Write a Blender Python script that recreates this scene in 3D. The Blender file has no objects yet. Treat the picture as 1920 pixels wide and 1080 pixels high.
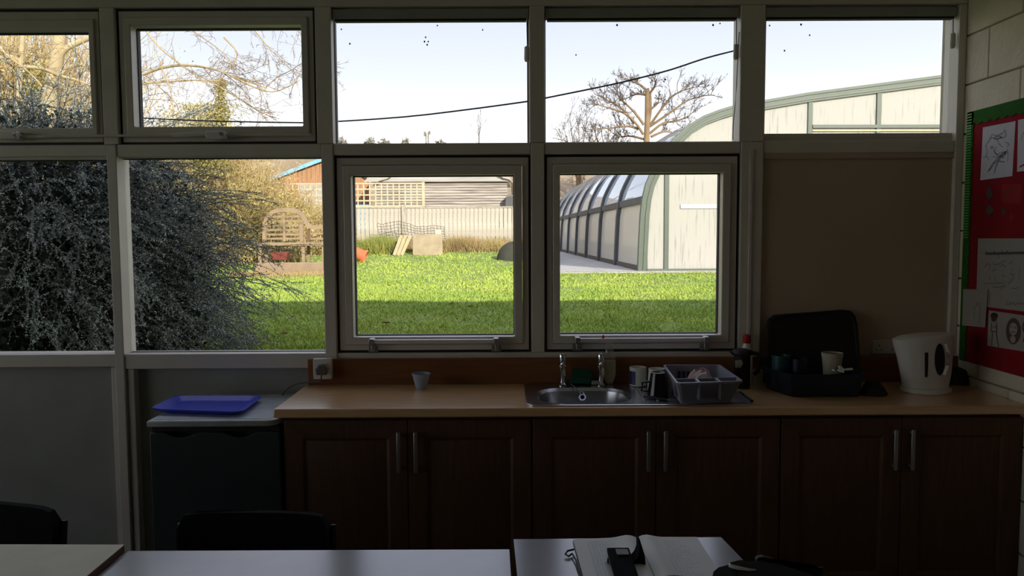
import bpy, math, random
import numpy as np
from mathutils import Vector, Matrix

# ------------------------------------------------------------------ camera, sky, sun, exposure
S = bpy.context.scene
COL = S.collection
EYE = Vector((0, 0, 1.61)); F = 1463.0
_p, _r = math.radians(3.96), math.radians(-0.276)
_fw = Vector((0, math.cos(_p), -math.sin(_p))); _rt = Vector((1, 0, 0)); _up = _rt.cross(_fw)
RT = _rt * math.cos(_r) + _up * math.sin(_r); UP = -_rt * math.sin(_r) + _up * math.cos(_r)
cd = bpy.data.cameras.new('camera'); cam = bpy.data.objects.new('camera', cd); COL.objects.link(cam)
cd.sensor_width = 36; cd.lens = F / 1920 * 36; cd.clip_start = .05; cd.clip_end = 500
cam.matrix_world = Matrix(((RT.x, UP.x, -_fw.x, EYE.x), (RT.y, UP.y, -_fw.y, EYE.y), (RT.z, UP.z, -_fw.z, EYE.z), (0, 0, 0, 1)))
S.camera = cam
S.view_settings.view_transform = 'Standard'; S.view_settings.look = 'None'
S.view_settings.exposure = 1.45; S.view_settings.gamma = 1; S.view_settings.use_curve_mapping = False
S.cycles.use_denoising = True
S.cycles.max_bounces = 10; S.cycles.diffuse_bounces = 5; S.cycles.transparent_max_bounces = 24; S.cycles.glossy_bounces = 4
S.cycles.sample_clamp_indirect = 6

w = bpy.data.worlds.new('sky'); S.world = w; w.use_nodes = True
nt = w.node_tree; nt.nodes.clear()
out = nt.nodes.new('ShaderNodeOutputWorld'); bg = nt.nodes.new('ShaderNodeBackground')
tc = nt.nodes.new('ShaderNodeTexCoord'); sp = nt.nodes.new('ShaderNodeSeparateXYZ'); rp = nt.nodes.new('ShaderNodeValToRGB')
nt.links.new(tc.outputs['Generated'], sp.inputs[0]); nt.links.new(sp.outputs['Z'], rp.inputs[0])
nt.links.new(rp.outputs[0], bg.inputs[0]); nt.links.new(bg.outputs[0], out.inputs[0])
cr = rp.color_ramp
for i, (pos, c) in enumerate(((0.0, (.84, .82, .79)), (.11, (.60, .615, .64)), (.19, (.385, .405, .465)), (.28, (.315, .335, .41)), (.60, (.31, .33, .41)), (1.0, (.30, .325, .41)))):
    e = cr.elements[i] if i < 2 else cr.elements.new(pos)
    e.position = pos; e.color = (*c, 1)
bg.inputs[1].default_value = 1.0

sd = bpy.data.lights.new('sun', 'SUN'); sd.energy = 2.45; sd.angle = math.radians(.6); sd.color = (1.0, .92, .78)
sun = bpy.data.objects.new('sun', sd); COL.objects.link(sun)
_el, _az = math.radians(21), math.radians(24)
sun.rotation_euler = Vector((-math.sin(_az) * math.cos(_el), math.cos(_az) * math.cos(_el), -math.sin(_el))).to_track_quat('-Z', 'Y').to_euler()

# ------------------------------------------------------------------ helpers
rnd = random.Random(7); rng = np.random.default_rng(11)
def ray(x, y): return RT * ((x - 960) / F) + UP * ((540 - y) / F) + _fw
def P(x, y, Y): v = ray(x, y); return EYE + v * (Y / v.y)            # point of the place at distance Y
def G(x, y, z): v = ray(x, y); return EYE + v * ((z - EYE.z) / v.z)   # on the level z
def XP(x, y, X): v = ray(x, y); return EYE + v * (X / v.x)            # on the wall plane X

def mat(name, col, rough=.5, metal=0., var=.12, scale=14, bump=0., bscale=60, spec=.5, stretch=(1, 1, 1), col2=None, coat=0., sheen=0., detail=4):
    m = bpy.data.materials.new(name); m.use_nodes = True; n = m.node_tree; b = n.nodes['Principled BSDF']
    b.inputs['Roughness'].default_value = rough; b.inputs['Metallic'].default_value = metal
    b.inputs['Specular IOR Level'].default_value = spec; b.inputs['Coat Weight'].default_value = coat; b.inputs['Coat Roughness'].default_value = .22
    t = n.nodes.new('ShaderNodeTexCoord'); mp = n.nodes.new('ShaderNodeMapping'); mp.inputs['Scale'].default_value = stretch
    n.links.new(t.outputs['Object'], mp.inputs[0])
    ns = n.nodes.new('ShaderNodeTexNoise'); ns.inputs['Scale'].default_value = scale; ns.inputs['Detail'].default_value = detail
    n.links.new(mp.outputs[0], ns.inputs['Vector'])
    mx = n.nodes.new('ShaderNodeMix'); mx.data_type = 'RGBA'
    if col2 is None:
        a = [c * (1 - var) for c in col]; c2 = [min(1, c * (1 + var)) for c in col]
    else: a, c2 = col, col2
    mx.inputs[6].default_value = (*a, 1); mx.inputs[7].default_value = (*c2, 1)
    rr = n.nodes.new('ShaderNodeMapRange'); rr.inputs[1].default_value = .3; rr.inputs[2].default_value = .7
    n.links.new(ns.outputs[0], rr.inputs[0]); n.links.new(rr.outputs[0], mx.inputs[0]); n.links.new(mx.outputs[2], b.inputs['Base Color'])
    if bump:
        n2 = n.nodes.new('ShaderNodeTexNoise'); n2.inputs['Scale'].default_value = bscale; n2.inputs['Detail'].default_value = 3
        n.links.new(mp.outputs[0], n2.inputs['Vector'])
        bp = n.nodes.new('ShaderNodeBump'); bp.inputs['Strength'].default_value = bump; bp.inputs['Distance'].default_value = .01
        n.links.new(n2.outputs[0], bp.inputs['Height']); n.links.new(bp.outputs[0], b.inputs['Normal'])
    return m

def glassy(name, tint, gloss=.5, diff=None, diffcol=(.8, .8, .8), rough=0.0, streak=0., transl=0., fres=True):
    """thin pane: see-through share, mirror share by fresnel, optional milky share with vertical streaks"""
    m = bpy.data.materials.new(name); m.use_nodes = True; n = m.node_tree; n.nodes.clear()
    o = n.nodes.new('ShaderNodeOutputMaterial'); tr = n.nodes.new('ShaderNodeBsdfTransparent'); tr.inputs[0].default_value = (*tint, 1)
    gl = n.nodes.new('ShaderNodeBsdfGlossy'); gl.inputs['Roughness'].default_value = rough; gl.inputs[0].default_value = (1, 1, 1, 1)
    fr = n.nodes.new('ShaderNodeFresnel'); ge = n.nodes.new('ShaderNodeNewGeometry'); ior = n.nodes.new('ShaderNodeMath'); ior.operation = 'MULTIPLY_ADD'; ior.inputs[1].default_value = 1 / 1.45 - 1.45; ior.inputs[2].default_value = 1.45
    n.links.new(ge.outputs['Backfacing'], ior.inputs[0]); n.links.new(ior.outputs[0], fr.inputs[0])   # same outer reflectance on both faces of a thin pane
    mu = n.nodes.new('ShaderNodeMath'); mu.operation = 'MULTIPLY'; mu.inputs[1].default_value = gloss
    n.links.new(fr.outputs[0], mu.inputs[0])
    base = tr.outputs[0]
    if diff is not None:
        df = n.nodes.new('ShaderNodeBsdfDiffuse'); df.inputs[0].default_value = (*diffcol, 1)
        tl = n.nodes.new('ShaderNodeBsdfTranslucent'); tl.inputs[0].default_value = (*diffcol, 1)
        m0 = n.nodes.new('ShaderNodeMixShader'); m0.inputs[0].default_value = transl
        n.links.new(df.outputs[0], m0.inputs[1]); n.links.new(tl.outputs[0], m0.inputs[2])
        m1 = n.nodes.new('ShaderNodeMixShader'); m1.inputs[0].default_value = diff
        n.links.new(tr.outputs[0], m1.inputs[1]); n.links.new(m0.outputs[0], m1.inputs[2]); base = m1.outputs[0]
        if streak:
            t = n.nodes.new('ShaderNodeTexCoord'); mp = n.nodes.new('ShaderNodeMapping'); mp.inputs['Scale'].default_value = (22, 22, .9)
            ns = n.nodes.new('ShaderNodeTexNoise'); ns.inputs['Scale'].default_value = 1.6; ns.inputs['Detail'].default_value = 6
            n.links.new(t.outputs['Object'], mp.inputs[0]); n.links.new(mp.outputs[0], ns.inputs['Vector'])
            cr_ = n.nodes.new('ShaderNodeValToRGB'); cr_.color_ramp.elements[0].position = .30; cr_.color_ramp.elements[1].position = .42
            cr_.color_ramp.elements[0].color = (*[c * (1 - streak) for c in diffcol], 1); cr_.color_ramp.elements[1].color = (*diffcol, 1)
            n.links.new(ns.outputs[0], cr_.inputs[0]); n.links.new(cr_.outputs[0], df.inputs[0]); n.links.new(cr_.outputs[0], tl.inputs[0])
    m2 = n.nodes.new('ShaderNodeMixShader'); n.links.new(mu.outputs[0], m2.inputs[0])
    n.links.new(base, m2.inputs[1]); n.links.new(gl.outputs[0], m2.inputs[2]); n.links.new(m2.outputs[0], o.inputs[0])
    return m

class MB:
    def __init__(s): s.v = []; s.f = []
    def add(s, vs, fs):
        k = len(s.v); s.v += [tuple(a) for a in vs]; s.f += [tuple(i + k for i in f) for f in fs]; return s
    def box(s, x0, x1, y0, y1, z0, z1):
        return s.hexa([(x0, y0, z0), (x1, y0, z0), (x1, y1, z0), (x0, y1, z0)], [(x0, y0, z1), (x1, y0, z1), (x1, y1, z1), (x0, y1, z1)])
    def hexa(s, a, b):
        return s.add(list(a) + list(b), [(3, 2, 1, 0), (4, 5, 6, 7), (0, 1, 5, 4), (1, 2, 6, 5), (2, 3, 7, 6), (3, 0, 4, 7)])
    def ring(s, x0, x1, z0, z1, wd, y0, y1):
        s.box(x0, x1, y0, y1, z1 - wd, z1); s.box(x0, x1, y0, y1, z0, z0 + wd)
        s.box(x0, x0 + wd, y0, y1, z0 + wd, z1 - wd); s.box(x1 - wd, x1, y0, y1, z0 + wd, z1 - wd); return s
    def prism(s, poly, h0, h1=None, axis='z'):
        """poly list of 2-D; extruded from h0 to h1 on the axis"""
        n = len(poly)
        def q(a, h): return {'z': (a[0], a[1], h), 'y': (a[0], h, a[1]), 'x': (h, a[0], a[1])}[axis]
        return s.add([q(a, h0) for a in poly] + [q(a, h1) for a in poly],
                     [tuple(range(n))[::-1], tuple(range(n, 2 * n))] + [(i, (i + 1) % n, n + (i + 1) % n, n + i) for i in range(n)])
    def loft(s, rings, cap0=True, cap1=True):
        n = len(rings[0]); k = len(s.v)
        for r in rings: s.v += [tuple(a) for a in r]
        for j in range(len(rings) - 1):
            for i in range(n):
                a = k + j * n; b = a + n
                s.f.append((a + i, a + (i + 1) % n, b + (i + 1) % n, b + i))
        if cap0: s.f.append(tuple(range(k, k + n))[::-1])
        if cap1: s.f.append(tuple(range(k + (len(rings) - 1) * n, k + len(rings) * n)))
        return s
    def lathe(s, prof, c=(0, 0, 0), n=28, sx=1, sy=1, cap0=True, cap1=True, shift=(0, 0)):
        """prof list of (r, z)"""
        zs = [z for _, z in prof]; zr = max(1e-6, max(zs) - min(zs))
        rr = []
        for r, z in prof:
            t = (z - min(zs)) / zr
            rr.append([(c[0] + shift[0] * t + r * sx * math.cos(2 * math.pi * i / n), c[1] + shift[1] * t + r * sy * math.sin(2 * math.pi * i / n), c[2] + z) for i in range(n)])
        return s.loft(rr, cap0, cap1)
    def tube(s, pts, r, n=8, r1=None):
        pts = [Vector(p) for p in pts]; rr = []
        up = Vector((0, 0, 1))
        for i, p in enumerate(pts):
            d = (pts[min(i + 1, len(pts) - 1)] - pts[max(i - 1, 0)]).normalized()
            a = d.cross(up)
            if a.length < .05: a = d.cross(Vector((1, 0, 0)))
            a.normalize(); b = a.cross(d)
            rad = r if r1 is None else r + (r1 - r) * i / (len(pts) - 1)
            rr.append([p + (a * math.cos(2 * math.pi * k / n) + b * math.sin(2 * math.pi * k / n)) * rad for k in range(n)])
        return s.loft(rr)
    def bar(s, a, b, w_, h_, upv=(0, 0, 1)):
        a, b = Vector(a), Vector(b); d = (b - a).normalized(); sd_ = d.cross(Vector(upv))
        if sd_.length < .01: sd_ = Vector((1, 0, 0))
        sd_.normalize(); u = sd_.cross(d)
        f = lambda p: [p - sd_ * w_ / 2 - u * h_ / 2, p + sd_ * w_ / 2 - u * h_ / 2, p + sd_ * w_ / 2 + u * h_ / 2, p - sd_ * w_ / 2 + u * h_ / 2]
        return s.loft([f(a), f(b)])
    def xf(s, M): s.v = [tuple(M @ Vector(a)) for a in s.v]; return s
B = lambda *a: MB().box(*a)

def rootloc(p):
    while p.parent: p = p.parent
    return p.location
def link(name, me, m, parent=None, loc=None):
    o = bpy.data.objects.new(name, me); COL.objects.link(o)
    if m: me.materials.append(m)
    if parent: o.parent = parent
    elif loc is not None: o.location = loc
    return o
def obj(name, mb, m, parent=None, bevel=0., smooth=False, loc=None, local=False, segs=2, angle=35):
    """mesh given in world coordinates, stored relative to its thing"""
    off = Vector((0, 0, 0)) if local else (rootloc(parent) if parent else Vector(loc or (0, 0, 0)))
    me = bpy.data.meshes.new(name)
    me.from_pydata([(a[0] - off[0], a[1] - off[1], a[2] - off[2]) for a in mb.v], [], mb.f); me.update()
    import bmesh
    bm = bmesh.new(); bm.from_mesh(me); bmesh.ops.recalc_face_normals(bm, faces=bm.faces); bm.to_mesh(me); bm.free()
    if smooth or bevel:
        me.polygons.foreach_set('use_smooth', [True] * len(me.polygons)); me.set_sharp_from_angle(angle=math.radians(angle))
    o = link(name, me, m, parent, loc)
    if bevel:
        md = o.modifiers.new('bevel', 'BEVEL'); md.width = bevel; md.segments = segs; md.limit_method = 'ANGLE'; md.angle_limit = math.radians(40)
        md.harden_normals = False
    return o
def tag(o, label, cat, group=None, kind=None):
    o['label'] = label; o['category'] = cat
    if group: o['group'] = group
    if kind: o['kind'] = kind
    return o
def thing(name, label, cat, loc, group=None):
    o = bpy.data.objects.new(name, None); o.empty_display_size = .1; COL.objects.link(o); o.location = loc
    return tag(o, label, cat, group)
def struct(name, mb, m, parent=None, bevel=0., **k):
    o = obj(name, mb, m, parent, bevel, **k)
    if not parent: o['kind'] = 'structure'
    return o
def sroot(name):
    o = bpy.data.objects.new(name, None); COL.objects.link(o); o['kind'] = 'structure'; return o
def npmesh(name, V, Fc, m, parent=None, k=4, loc=None, stuff=True, smooth=False):
    """numpy mesh: V (n,3), Fc (m,k)"""
    off = np.array(rootloc(parent) if parent else (loc or (0, 0, 0)))
    me = bpy.data.meshes.new(name); V = (V - off).astype(np.float32); Fc = Fc.astype(np.int32)
    me.vertices.add(len(V)); me.vertices.foreach_set('co', V.ravel())
    me.loops.add(Fc.size); me.loops.foreach_set('vertex_index', Fc.ravel())
    me.polygons.add(len(Fc)); me.polygons.foreach_set('loop_start', np.arange(0, Fc.size, k, dtype=np.int32))
    me.polygons.foreach_set('loop_total', np.full(len(Fc), k, dtype=np.int32)); me.update(calc_edges=True)
    if smooth: me.polygons.foreach_set('use_smooth', [True] * len(Fc))
    o = link(name, me, m, parent, loc)
    if stuff: o['kind'] = 'stuff'
    return o
def tubes_np(paths, sides=3):
    """paths: list of (pts(n,3), r0, r1)"""
    VV, FF, k = [], [], 0
    ang = np.arange(sides) * 2 * math.pi / sides; ca, sa = np.cos(ang), np.sin(ang)
    for pts, r0, r1 in paths:
        n = len(pts); d = np.gradient(pts, axis=0); d /= np.linalg.norm(d, axis=1)[:, None] + 1e-9
        a = np.cross(d, np.array([.13, .2, 1.0])); a /= np.linalg.norm(a, axis=1)[:, None] + 1e-9
        b = np.cross(a, d); r = np.linspace(r0, r1, n)[:, None, None]
        ringv = pts[:, None, :] + r * (a[:, None, :] * ca[None, :, None] + b[:, None, :] * sa[None, :, None])
        VV.append(ringv.reshape(-1, 3))
        i = np.arange(n - 1)[:, None] * sides; j = np.arange(sides)[None, :]; j2 = (j + 1) % sides
        FF.append(np.stack([k + i + j, k + i + j2, k + i + sides + j2, k + i + sides + j], -1).reshape(-1, 4)); k += n * sides
    return np.concatenate(VV), np.concatenate(FF)
def leaves_np(C, D, L, wr=.45):
    """diamond leaves at C pointing D with length L"""
    n = len(C); D = D / (np.linalg.norm(D, axis=1)[:, None] + 1e-9); R = rng.normal(size=(n, 3)); s_ = np.cross(D, R); s_ /= np.linalg.norm(s_, axis=1)[:, None] + 1e-9
    L = L[:, None]; V = np.stack([C, C + D * L * .5 + s_ * L * wr * .5, C + D * L, C + D * L * .5 - s_ * L * wr * .5], 1).reshape(-1, 3)
    return V, np.arange(4 * n).reshape(-1, 4)
def curvepath(p, d, length, n, wig, droop, g):
    pts = [np.array(p, float)]; d = np.array(d, float); d /= np.linalg.norm(d)
    for i in range(n):
        d = d + g.normal(size=3) * wig + np.array([0, 0, droop]); d /= np.linalg.norm(d)
        pts.append(pts[-1] + d * length / n)
    return np.array(pts)
def branch_out(path, r, levels, g, nsub, lfac=.5, spread=.9, wig=.16, droop=0., minr=.003, acc=None, up=0.15, length=None):
    """sub-branches recursively along a limb"""
    if acc is None: acc = []
    if levels <= 0: return acc
    L = length or np.linalg.norm(np.diff(path, axis=0), axis=1).sum()
    for _ in range(nsub):
        t = g.uniform(.15, 1.0) * (len(path) - 1); i = min(int(t), len(path) - 2); fr = t - i
        p = path[i] * (1 - fr) + path[i + 1] * fr; d = path[i + 1] - path[i]; d = d / (np.linalg.norm(d) + 1e-9)
        d = d * .8 + g.normal(size=3) * spread * .6 + np.array([0, 0, up])
        l = L * lfac * g.uniform(.5, 1.2) * (1.15 - .5 * t / len(path)); rr = max(minr, r * .5)
        q = curvepath(p, d, l, 5, wig, droop, g); acc.append((q, rr, max(minr * .7, rr * .4)))
        branch_out(q, rr, levels - 1, g, max(2, int(nsub * .5)), lfac, spread, wig, droop, minr, acc, up, l)
    return acc

# value noise on the ground
_nz = rng.random((64, 64))
def vnoise(x, y):
    x = np.asarray(x) % 64; y = np.asarray(y) % 64; xi = x.astype(int); yi = y.astype(int); fx = x - xi; fy = y - yi
    fx = fx * fx * (3 - 2 * fx); fy = fy * fy * (3 - 2 * fy); x1 = (xi + 1) % 64; y1 = (yi + 1) % 64
    return (_nz[xi, yi] * (1 - fx) + _nz[x1, yi] * fx) * (1 - fy) + (_nz[xi, y1] * (1 - fx) + _nz[x1, y1] * fx) * fy
def gz(Y): Y = np.asarray(Y, float); return np.where(Y < 16, .50 + .03 * (Y - 4), np.where(Y < 23, .86 + .055 * (Y - 16), 1.245 + .01 * (Y - 23)))

# ------------------------------------------------------------------ materials
M = dict(
    paint=mat('white_paint', (.68, .62, .55), .45, var=.05, scale=6, bump=.05),
    upvc=mat('frame_white', (.66, .60, .54), .35, var=.03),
    dado=mat('grey_dado_paint', (.33, .33, .30), .6, var=.08, scale=5, bump=.08),
    infill=mat('beige_infill_board', (.50, .40, .29), .7, var=.05, scale=3),
    gasket=mat('black_gasket', (.012, .012, .016), .6),
    block=mat('painted_blockwork', (.72, .65, .52), .75, var=.05, scale=8, bump=.35, bscale=45),
    mortar=mat('painted_mortar', (.40, .35, .28), .9, bump=.3),
    ceil=mat('ceiling_paint', (.88, .86, .82), .9),
    back=mat('room_wall_paint', (.34, .31, .27), .9),
    floor=mat('vinyl_floor', (.08, .065, .05), .5, scale=8),
    worktop=mat('beech_laminate', (.72, .42, .19), .30, spec=1.0, coat=.9, scale=5, stretch=(1.2, 14, 14), col2=(.86, .54, .28), detail=6),
    upstand=mat('beech_upstand', (.19, .075, .03), .7, scale=4, stretch=(1, 12, 12), col2=(.25, .105, .045), spec=.2),
    door=mat('beech_door', (.085, .036, .016), .6, scale=5, stretch=(12, 12, 1.2), col2=(.12, .055, .026)),
    steel=mat('brushed_steel', (.55, .55, .57), .24, 1., var=.08, scale=30, stretch=(1, 20, 1)),
    chrome=mat('chrome', (.8, .8, .82), .08, 1., var=.02),
    satin=mat('satin_metal', (.34, .33, .32), .42, .8, var=.05),
    alu=mat('aluminium_bar', (.80, .78, .80), .3, .25, var=.03),
    fridge=mat('fridge_dark_grey', (.03, .036, .04), .45),
    fridgetop=mat('fridge_top_grey', (.50, .54, .60), .3, spec=1.0),
    fridgeedge=mat('fridge_top_edge', (.5, .52, .54), .4),
    blue=mat('blue_plastic', (.04, .06, .60), .3, var=.05),
    white=mat('white_plastic', (.74, .71, .67), .4, var=.03),
    cream=mat('cream_plastic', (.60, .55, .47), .4, var=.03),
    plug=mat('plug_grey', (.10, .09, .09), .5),
    dark=mat('near_black', (.006, .006, .007), .55, var=.3),
    blackgl=mat('black_gloss', (.008, .008, .01), .15),
    blackfab=mat('black_fabric', (.007, .007, .008), .95, bump=.3, bscale=300, spec=.2),
    green=mat('dark_green_cloth', (.015, .09, .06), .9, bump=.4, bscale=90),
    bluecup=mat('blue_grey_cup', (.36, .42, .54), .45, var=.05),
    ceram=mat('white_ceramic', (.80, .78, .72), .25, var=.03),
    navy=mat('navy_print', (.03, .03, .14), .3),
    rack=mat('grey_plastic', (.27, .27, .33), .42, var=.05),
    pink=mat('pink_cloth', (.86, .52, .64), .9, var=.25, scale=60, col2=(.97, .80, .86)),
    red=mat('red_cap', (.42, .02, .025), .35),
    teal=mat('teal_plastic', (.008, .045, .055), .4),
    navyp=mat('dark_navy_plastic', (.006, .012, .03), .5),
    paper=mat('paper_cup', (.50, .47, .36), .7),
    sheet=mat('white_paper', (.60, .57, .60), .85, var=.03, bump=.05, bscale=10),
    sheet2=mat('white_paper_warm', (.38, .345, .31), .85, var=.03),
    pencil=mat('pencil_line', (.10, .08, .09), .8),
    ink=mat('black_ink', (.03, .025, .025), .7),
    brownink=mat('brown_ink', (.12, .06, .05), .8),
    redpaper=mat('red_backing_paper', (.27, .013, .02), .9, spec=.15, var=.15, scale=5),
    redpatch=mat('deep_red_paper', (.30, .008, .008), .8),
    darkpatch=mat('brown_green_paint_marks', (.09, .05, .035), .8),
    greenb=mat('green_border', (.03, .13, .02), .85, var=.1, spec=.1),
    greenc=mat('corrugated_green', (.12, .46, .10), .45, var=.1),
    tabg=mat('grey_laminate', (.36, .36, .41), .2, var=.03, spec=1.0, coat=.6),
    tabc=mat('cream_laminate', (.84, .76, .56), .42, var=.05, spec=.6),
    tabe=mat('brown_ply_edge', (.14, .06, .04), .7),
    leg=mat('black_tube', (.02, .02, .02), .4),
    page=mat('notebook_page', (.88, .88, .86), .5, var=.02),
    writing=mat('faint_writing', (.30, .31, .34), .8),
    brown=mat('brown_leather', (.05, .015, .012), .5),
    cord=mat('grey_cord', (.09, .09, .08), .6),
    # outdoors
    soil=mat('lawn_ground', (.17, .25, .06), .95, scale=1.1, col2=(.27, .31, .09), bump=.6, bscale=20, detail=8),
    blade=mat('grass_blade', (.25, .37, .06), .75, scale=.8, col2=(.42, .50, .10), detail=9, spec=.25),
    dryleaf=mat('dry_leaf', (.22, .09, .035), .9),
    weed=mat('dry_weeds', (.34, .23, .12), .95, scale=2, col2=(.50, .40, .18), spec=.1),
    weedg=mat('green_weeds', (.20, .26, .05), .95, scale=2, col2=(.36, .36, .10), spec=.1),
    fence=mat('weathered_fence_board', (.33, .295, .23), .9, scale=3, stretch=(3, 3, .8), col2=(.52, .48, .40), bump=.3),
    trellis=mat('trellis_wood', (.58, .47, .31), .9, var=.12, scale=5),
    shed=mat('grey_shed_board', (.22, .18, .155), .9, scale=2.2, stretch=(.6, 4, 9), col2=(.50, .45, .40), bump=.3, detail=7),
    shedroof=mat('pale_roof_board', (.33, .30, .25), .9, scale=2, stretch=(.6, 4, 9), col2=(.50, .46, .40)),
    brownwood=mat('brown_cladding', (.34, .17, .085), .85, scale=4, stretch=(5, 5, .6), col2=(.46, .25, .13)),
    bluetrim=mat('light_blue_paint', (.22, .48, .80), .5, var=.2, scale=9),
    brownroof=mat('brown_roof_felt', (.16, .085, .055), .9),
    bench=mat('bench_wood', (.30, .215, .135), .85, var=.12, scale=6),
    terracotta=mat('orange_terracotta', (.56, .155, .06), .75, var=.1),
    planter=mat('red_brown_planter', (.20, .045, .03), .6),
    slab=mat('concrete_slab', (.34, .27, .18), .95, scale=5, col2=(.46, .37, .25), bump=.4),
    plank=mat('old_plank', (.45, .37, .22), .9, var=.15, scale=8),
    wire=mat('rusty_wire', (.20, .17, .13), .8),
    paving=mat('pale_paving', (.42, .40, .38), .9, scale=2.5, col2=(.56, .53, .49), bump=.3),
    kerb=mat('kerb_stone', (.52, .49, .42), .9, var=.1),
    ghgreen=mat('sage_green_metal', (.085, .108, .083), .5, var=.06, scale=5),
    ghrib=mat('grey_rib', (.085, .085, .09), .6, var=.2, scale=4),
    ghbase=mat('brown_base_rail', (.11, .085, .07), .7),
    bark=mat('pale_bark', (.34, .26, .15), .95, scale=3, col2=(.50, .40, .24), bump=.4, bscale=12),
    twig=mat('twig_bark', (.20, .13, .08), .95, scale=1.5, col2=(.40, .28, .15)),
    oak=mat('oak_bark', (.16, .105, .06), .95, scale=1, col2=(.30, .21, .12)),
    oaktwig=mat('oak_twig', (.12, .085, .06), .95, var=.2),
    straw=mat('straw_twigs', (.38, .26, .11), .95, scale=1.2, col2=(.62, .49, .24), spec=.1),
    ivy=mat('ivy_leaf', (.24, .21, .06), .8, scale=2, col2=(.50, .42, .17), spec=.3),
    bushleaf=mat('cotoneaster_leaf', (.20, .24, .20), .5, scale=1.2, col2=(.44, .50, .46), spec=.5),
    bushshade=mat('cotoneaster_inner_shade', (.012, .02, .018), .9, scale=4, col2=(.03, .045, .032)),  # inner leaves coloured near black, the bush's inner shade painted in
    bushtwig=mat('cotoneaster_twig', (.09, .075, .07), .8),
    mossy=mat('mossy_block', (.05, .045, .035), .95, scale=3, col2=(.06, .07, .05)),
    hill=mat('wooded_hill', (.26, .19, .12), 1., scale=.35, col2=(.40, .31, .20), detail=10, bump=1, bscale=1.5),
    fartree=mat('far_tree', (.20, .19, .16), 1., scale=.6, col2=(.30, .29, .24)),
    tarp=mat('grey_cover', (.20, .17, .16), .8), orange=mat('orange_float', (.75, .16, .05), .6),
    brick=mat('outer_render', (.30, .22, .17), .9, scale=3),
)
M['glass'] = glassy('window_glass', (.97, .98, .98), gloss=.9)
M['clearp'] = glassy('clear_plastic', (.92, .93, .90), gloss=2.0, diff=.12, diffcol=(.8, .8, .76))
M['soap'] = glassy('yellow_liquid', (.70, .62, .25), gloss=.6, diff=.75, diffcol=(.75, .65, .30), transl=.4)
M['ghsky'] = glassy('sky_tinted_pool_glass', (.75, .80, .84), gloss=.9, diff=.88, diffcol=(.78, .85, .95), transl=.25)  # pale blue milky share paints the reflected sky into the panes
M['ghside'] = glassy('hazy_side_sheet', (.62, .57, .50), gloss=.35, diff=.93, diffcol=(.86, .80, .72), streak=.05, transl=.2)
M['ghend'] = glassy('milky_end_sheet', (.85, .80, .74), gloss=.4, diff=.78, diffcol=(.66, .64, .60), streak=.36, transl=.25)

# ------------------------------------------------------------------ room shell
YW = 3.72                                    # face of the window wall
XR, XL = 2.115, -6.1
def WX(px, py=300): return P(px, py, YW).x
def WZ(py, px=960): return P(px, py, YW).z
YP_, YGL = YW - .035, YW + .045                       # front of the timber posts, plane of the glass
def fx(px, py, Y=YP_): return P(px, py, Y).x
def fz(py, px, Y=YP_): return P(px, py, Y).z
zT, zM1, zM0, zS = 2.662, fz(268, 800), fz(290, 800), fz(662, 800)      # head, middle transom, sill
A0, A1, B0, B1, C0, C1, D0, D1 = [fx(p, 150) for p in (190, 218, 592, 622, 993, 1021, 1388, 1434)]      # post edges, upper row
a0, a1, b0, b1, c0, c1, d0, d1 = [fx(p, 480) for p in (207, 225, 606, 628, 996, 1021, 1387, 1436)]      # post edges, lower row
E0, E1 = 2.078, XR

struct('floor', B(XL - .2, XR + .2, -4.2, YW + .2, -.1, 0), M['floor'])
struct('ceiling', B(XL - .2, XR + .2, -4.2, YW + .25, 2.78, 2.9), M['ceil'])
struct('wall_left', MB().box(XL - .2, XL, -4.2, -1.9, 0, 2.78).box(XL - .2, XL, 3.3, YW + .2, 0, 2.78).box(XL - .2, XL, -1.9, 3.3, 0, .8).box(XL - .2, XL, -1.9, 3.3, 2.7, 2.78), M['back'])
w0 = struct('window_16', MB().box(XL - .1, XL - .04, -.2, -.12, .8, 2.7).box(XL - .1, XL - .04, -1.6, -1.52, .8, 2.7).box(XL - .1, XL - .04, 1.8, 1.88, .8, 2.6), M['upvc'])  # unseen window added in the left wall to let more daylight in
obj('glass_pane', B(XL - .075, XL - .07, -1.9, 3.3, .8, 2.7), M['glass'], w0)
struct('ground_outer', MB().box(-40, XL - .25, -30, 3.89, .1, .45).box(XR + .25, 40, -30, 3.6, .1, .45).box(XL - .25, XR + .25, -30, -4.25, .1, .45), M['soil'])
struct('wall_back', B(XL - .2, XR + .2, -4.2, -4.0, 0, 2.78), M['back'])
wr = struct('wall_right', B(XR + .012, XR + .2, -4.0, YW + .2, 0, 2.78), M['mortar'])
# painted concrete blocks of the right wall
bl = B(0, .05, -.2225, .2225, -.109, .109)
proto = None
for row in range(13):
    zc = 2.29 - .1125 + .225 * (row - 10)
    if zc > 2.8: continue
    off = .0 if row % 2 else .225
    for k in range(7):
        yc = 3.516 - .225 + off - .45 * (k - 1)
        y0, y1 = yc - .2225, min(yc + .2225, YW + .1)
        if y0 > YW: continue
        if y1 - y0 < .44 or zc + .109 > 2.78 or zc - .109 < 0:
            obj('block', B(XR, XR + .03, y0, y1, max(.002, zc - .109), min(zc + .109, 2.776)), M['block'], wr, bevel=.004); continue
        if proto is None:
            proto = obj('block', B(0, .03, -.2225, .2225, -.109, .109), M['block'], wr, bevel=.004, local=True)
            proto.location = (XR, yc, zc)
        else:
            c = proto.copy(); COL.objects.link(c); c.parent = wr; c.location = (XR, yc, zc)
# outer shell of the building: fascia roof and outer walls either side
struct('roof_slab', B(XL - .5, 13, -4.6, 3.95, 2.92, 3.45), M['brick'])
struct('wall_front_outer', MB().box(XR + .22, 13, 3.6, 3.9, -.1, 2.92), M['brick'])

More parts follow.
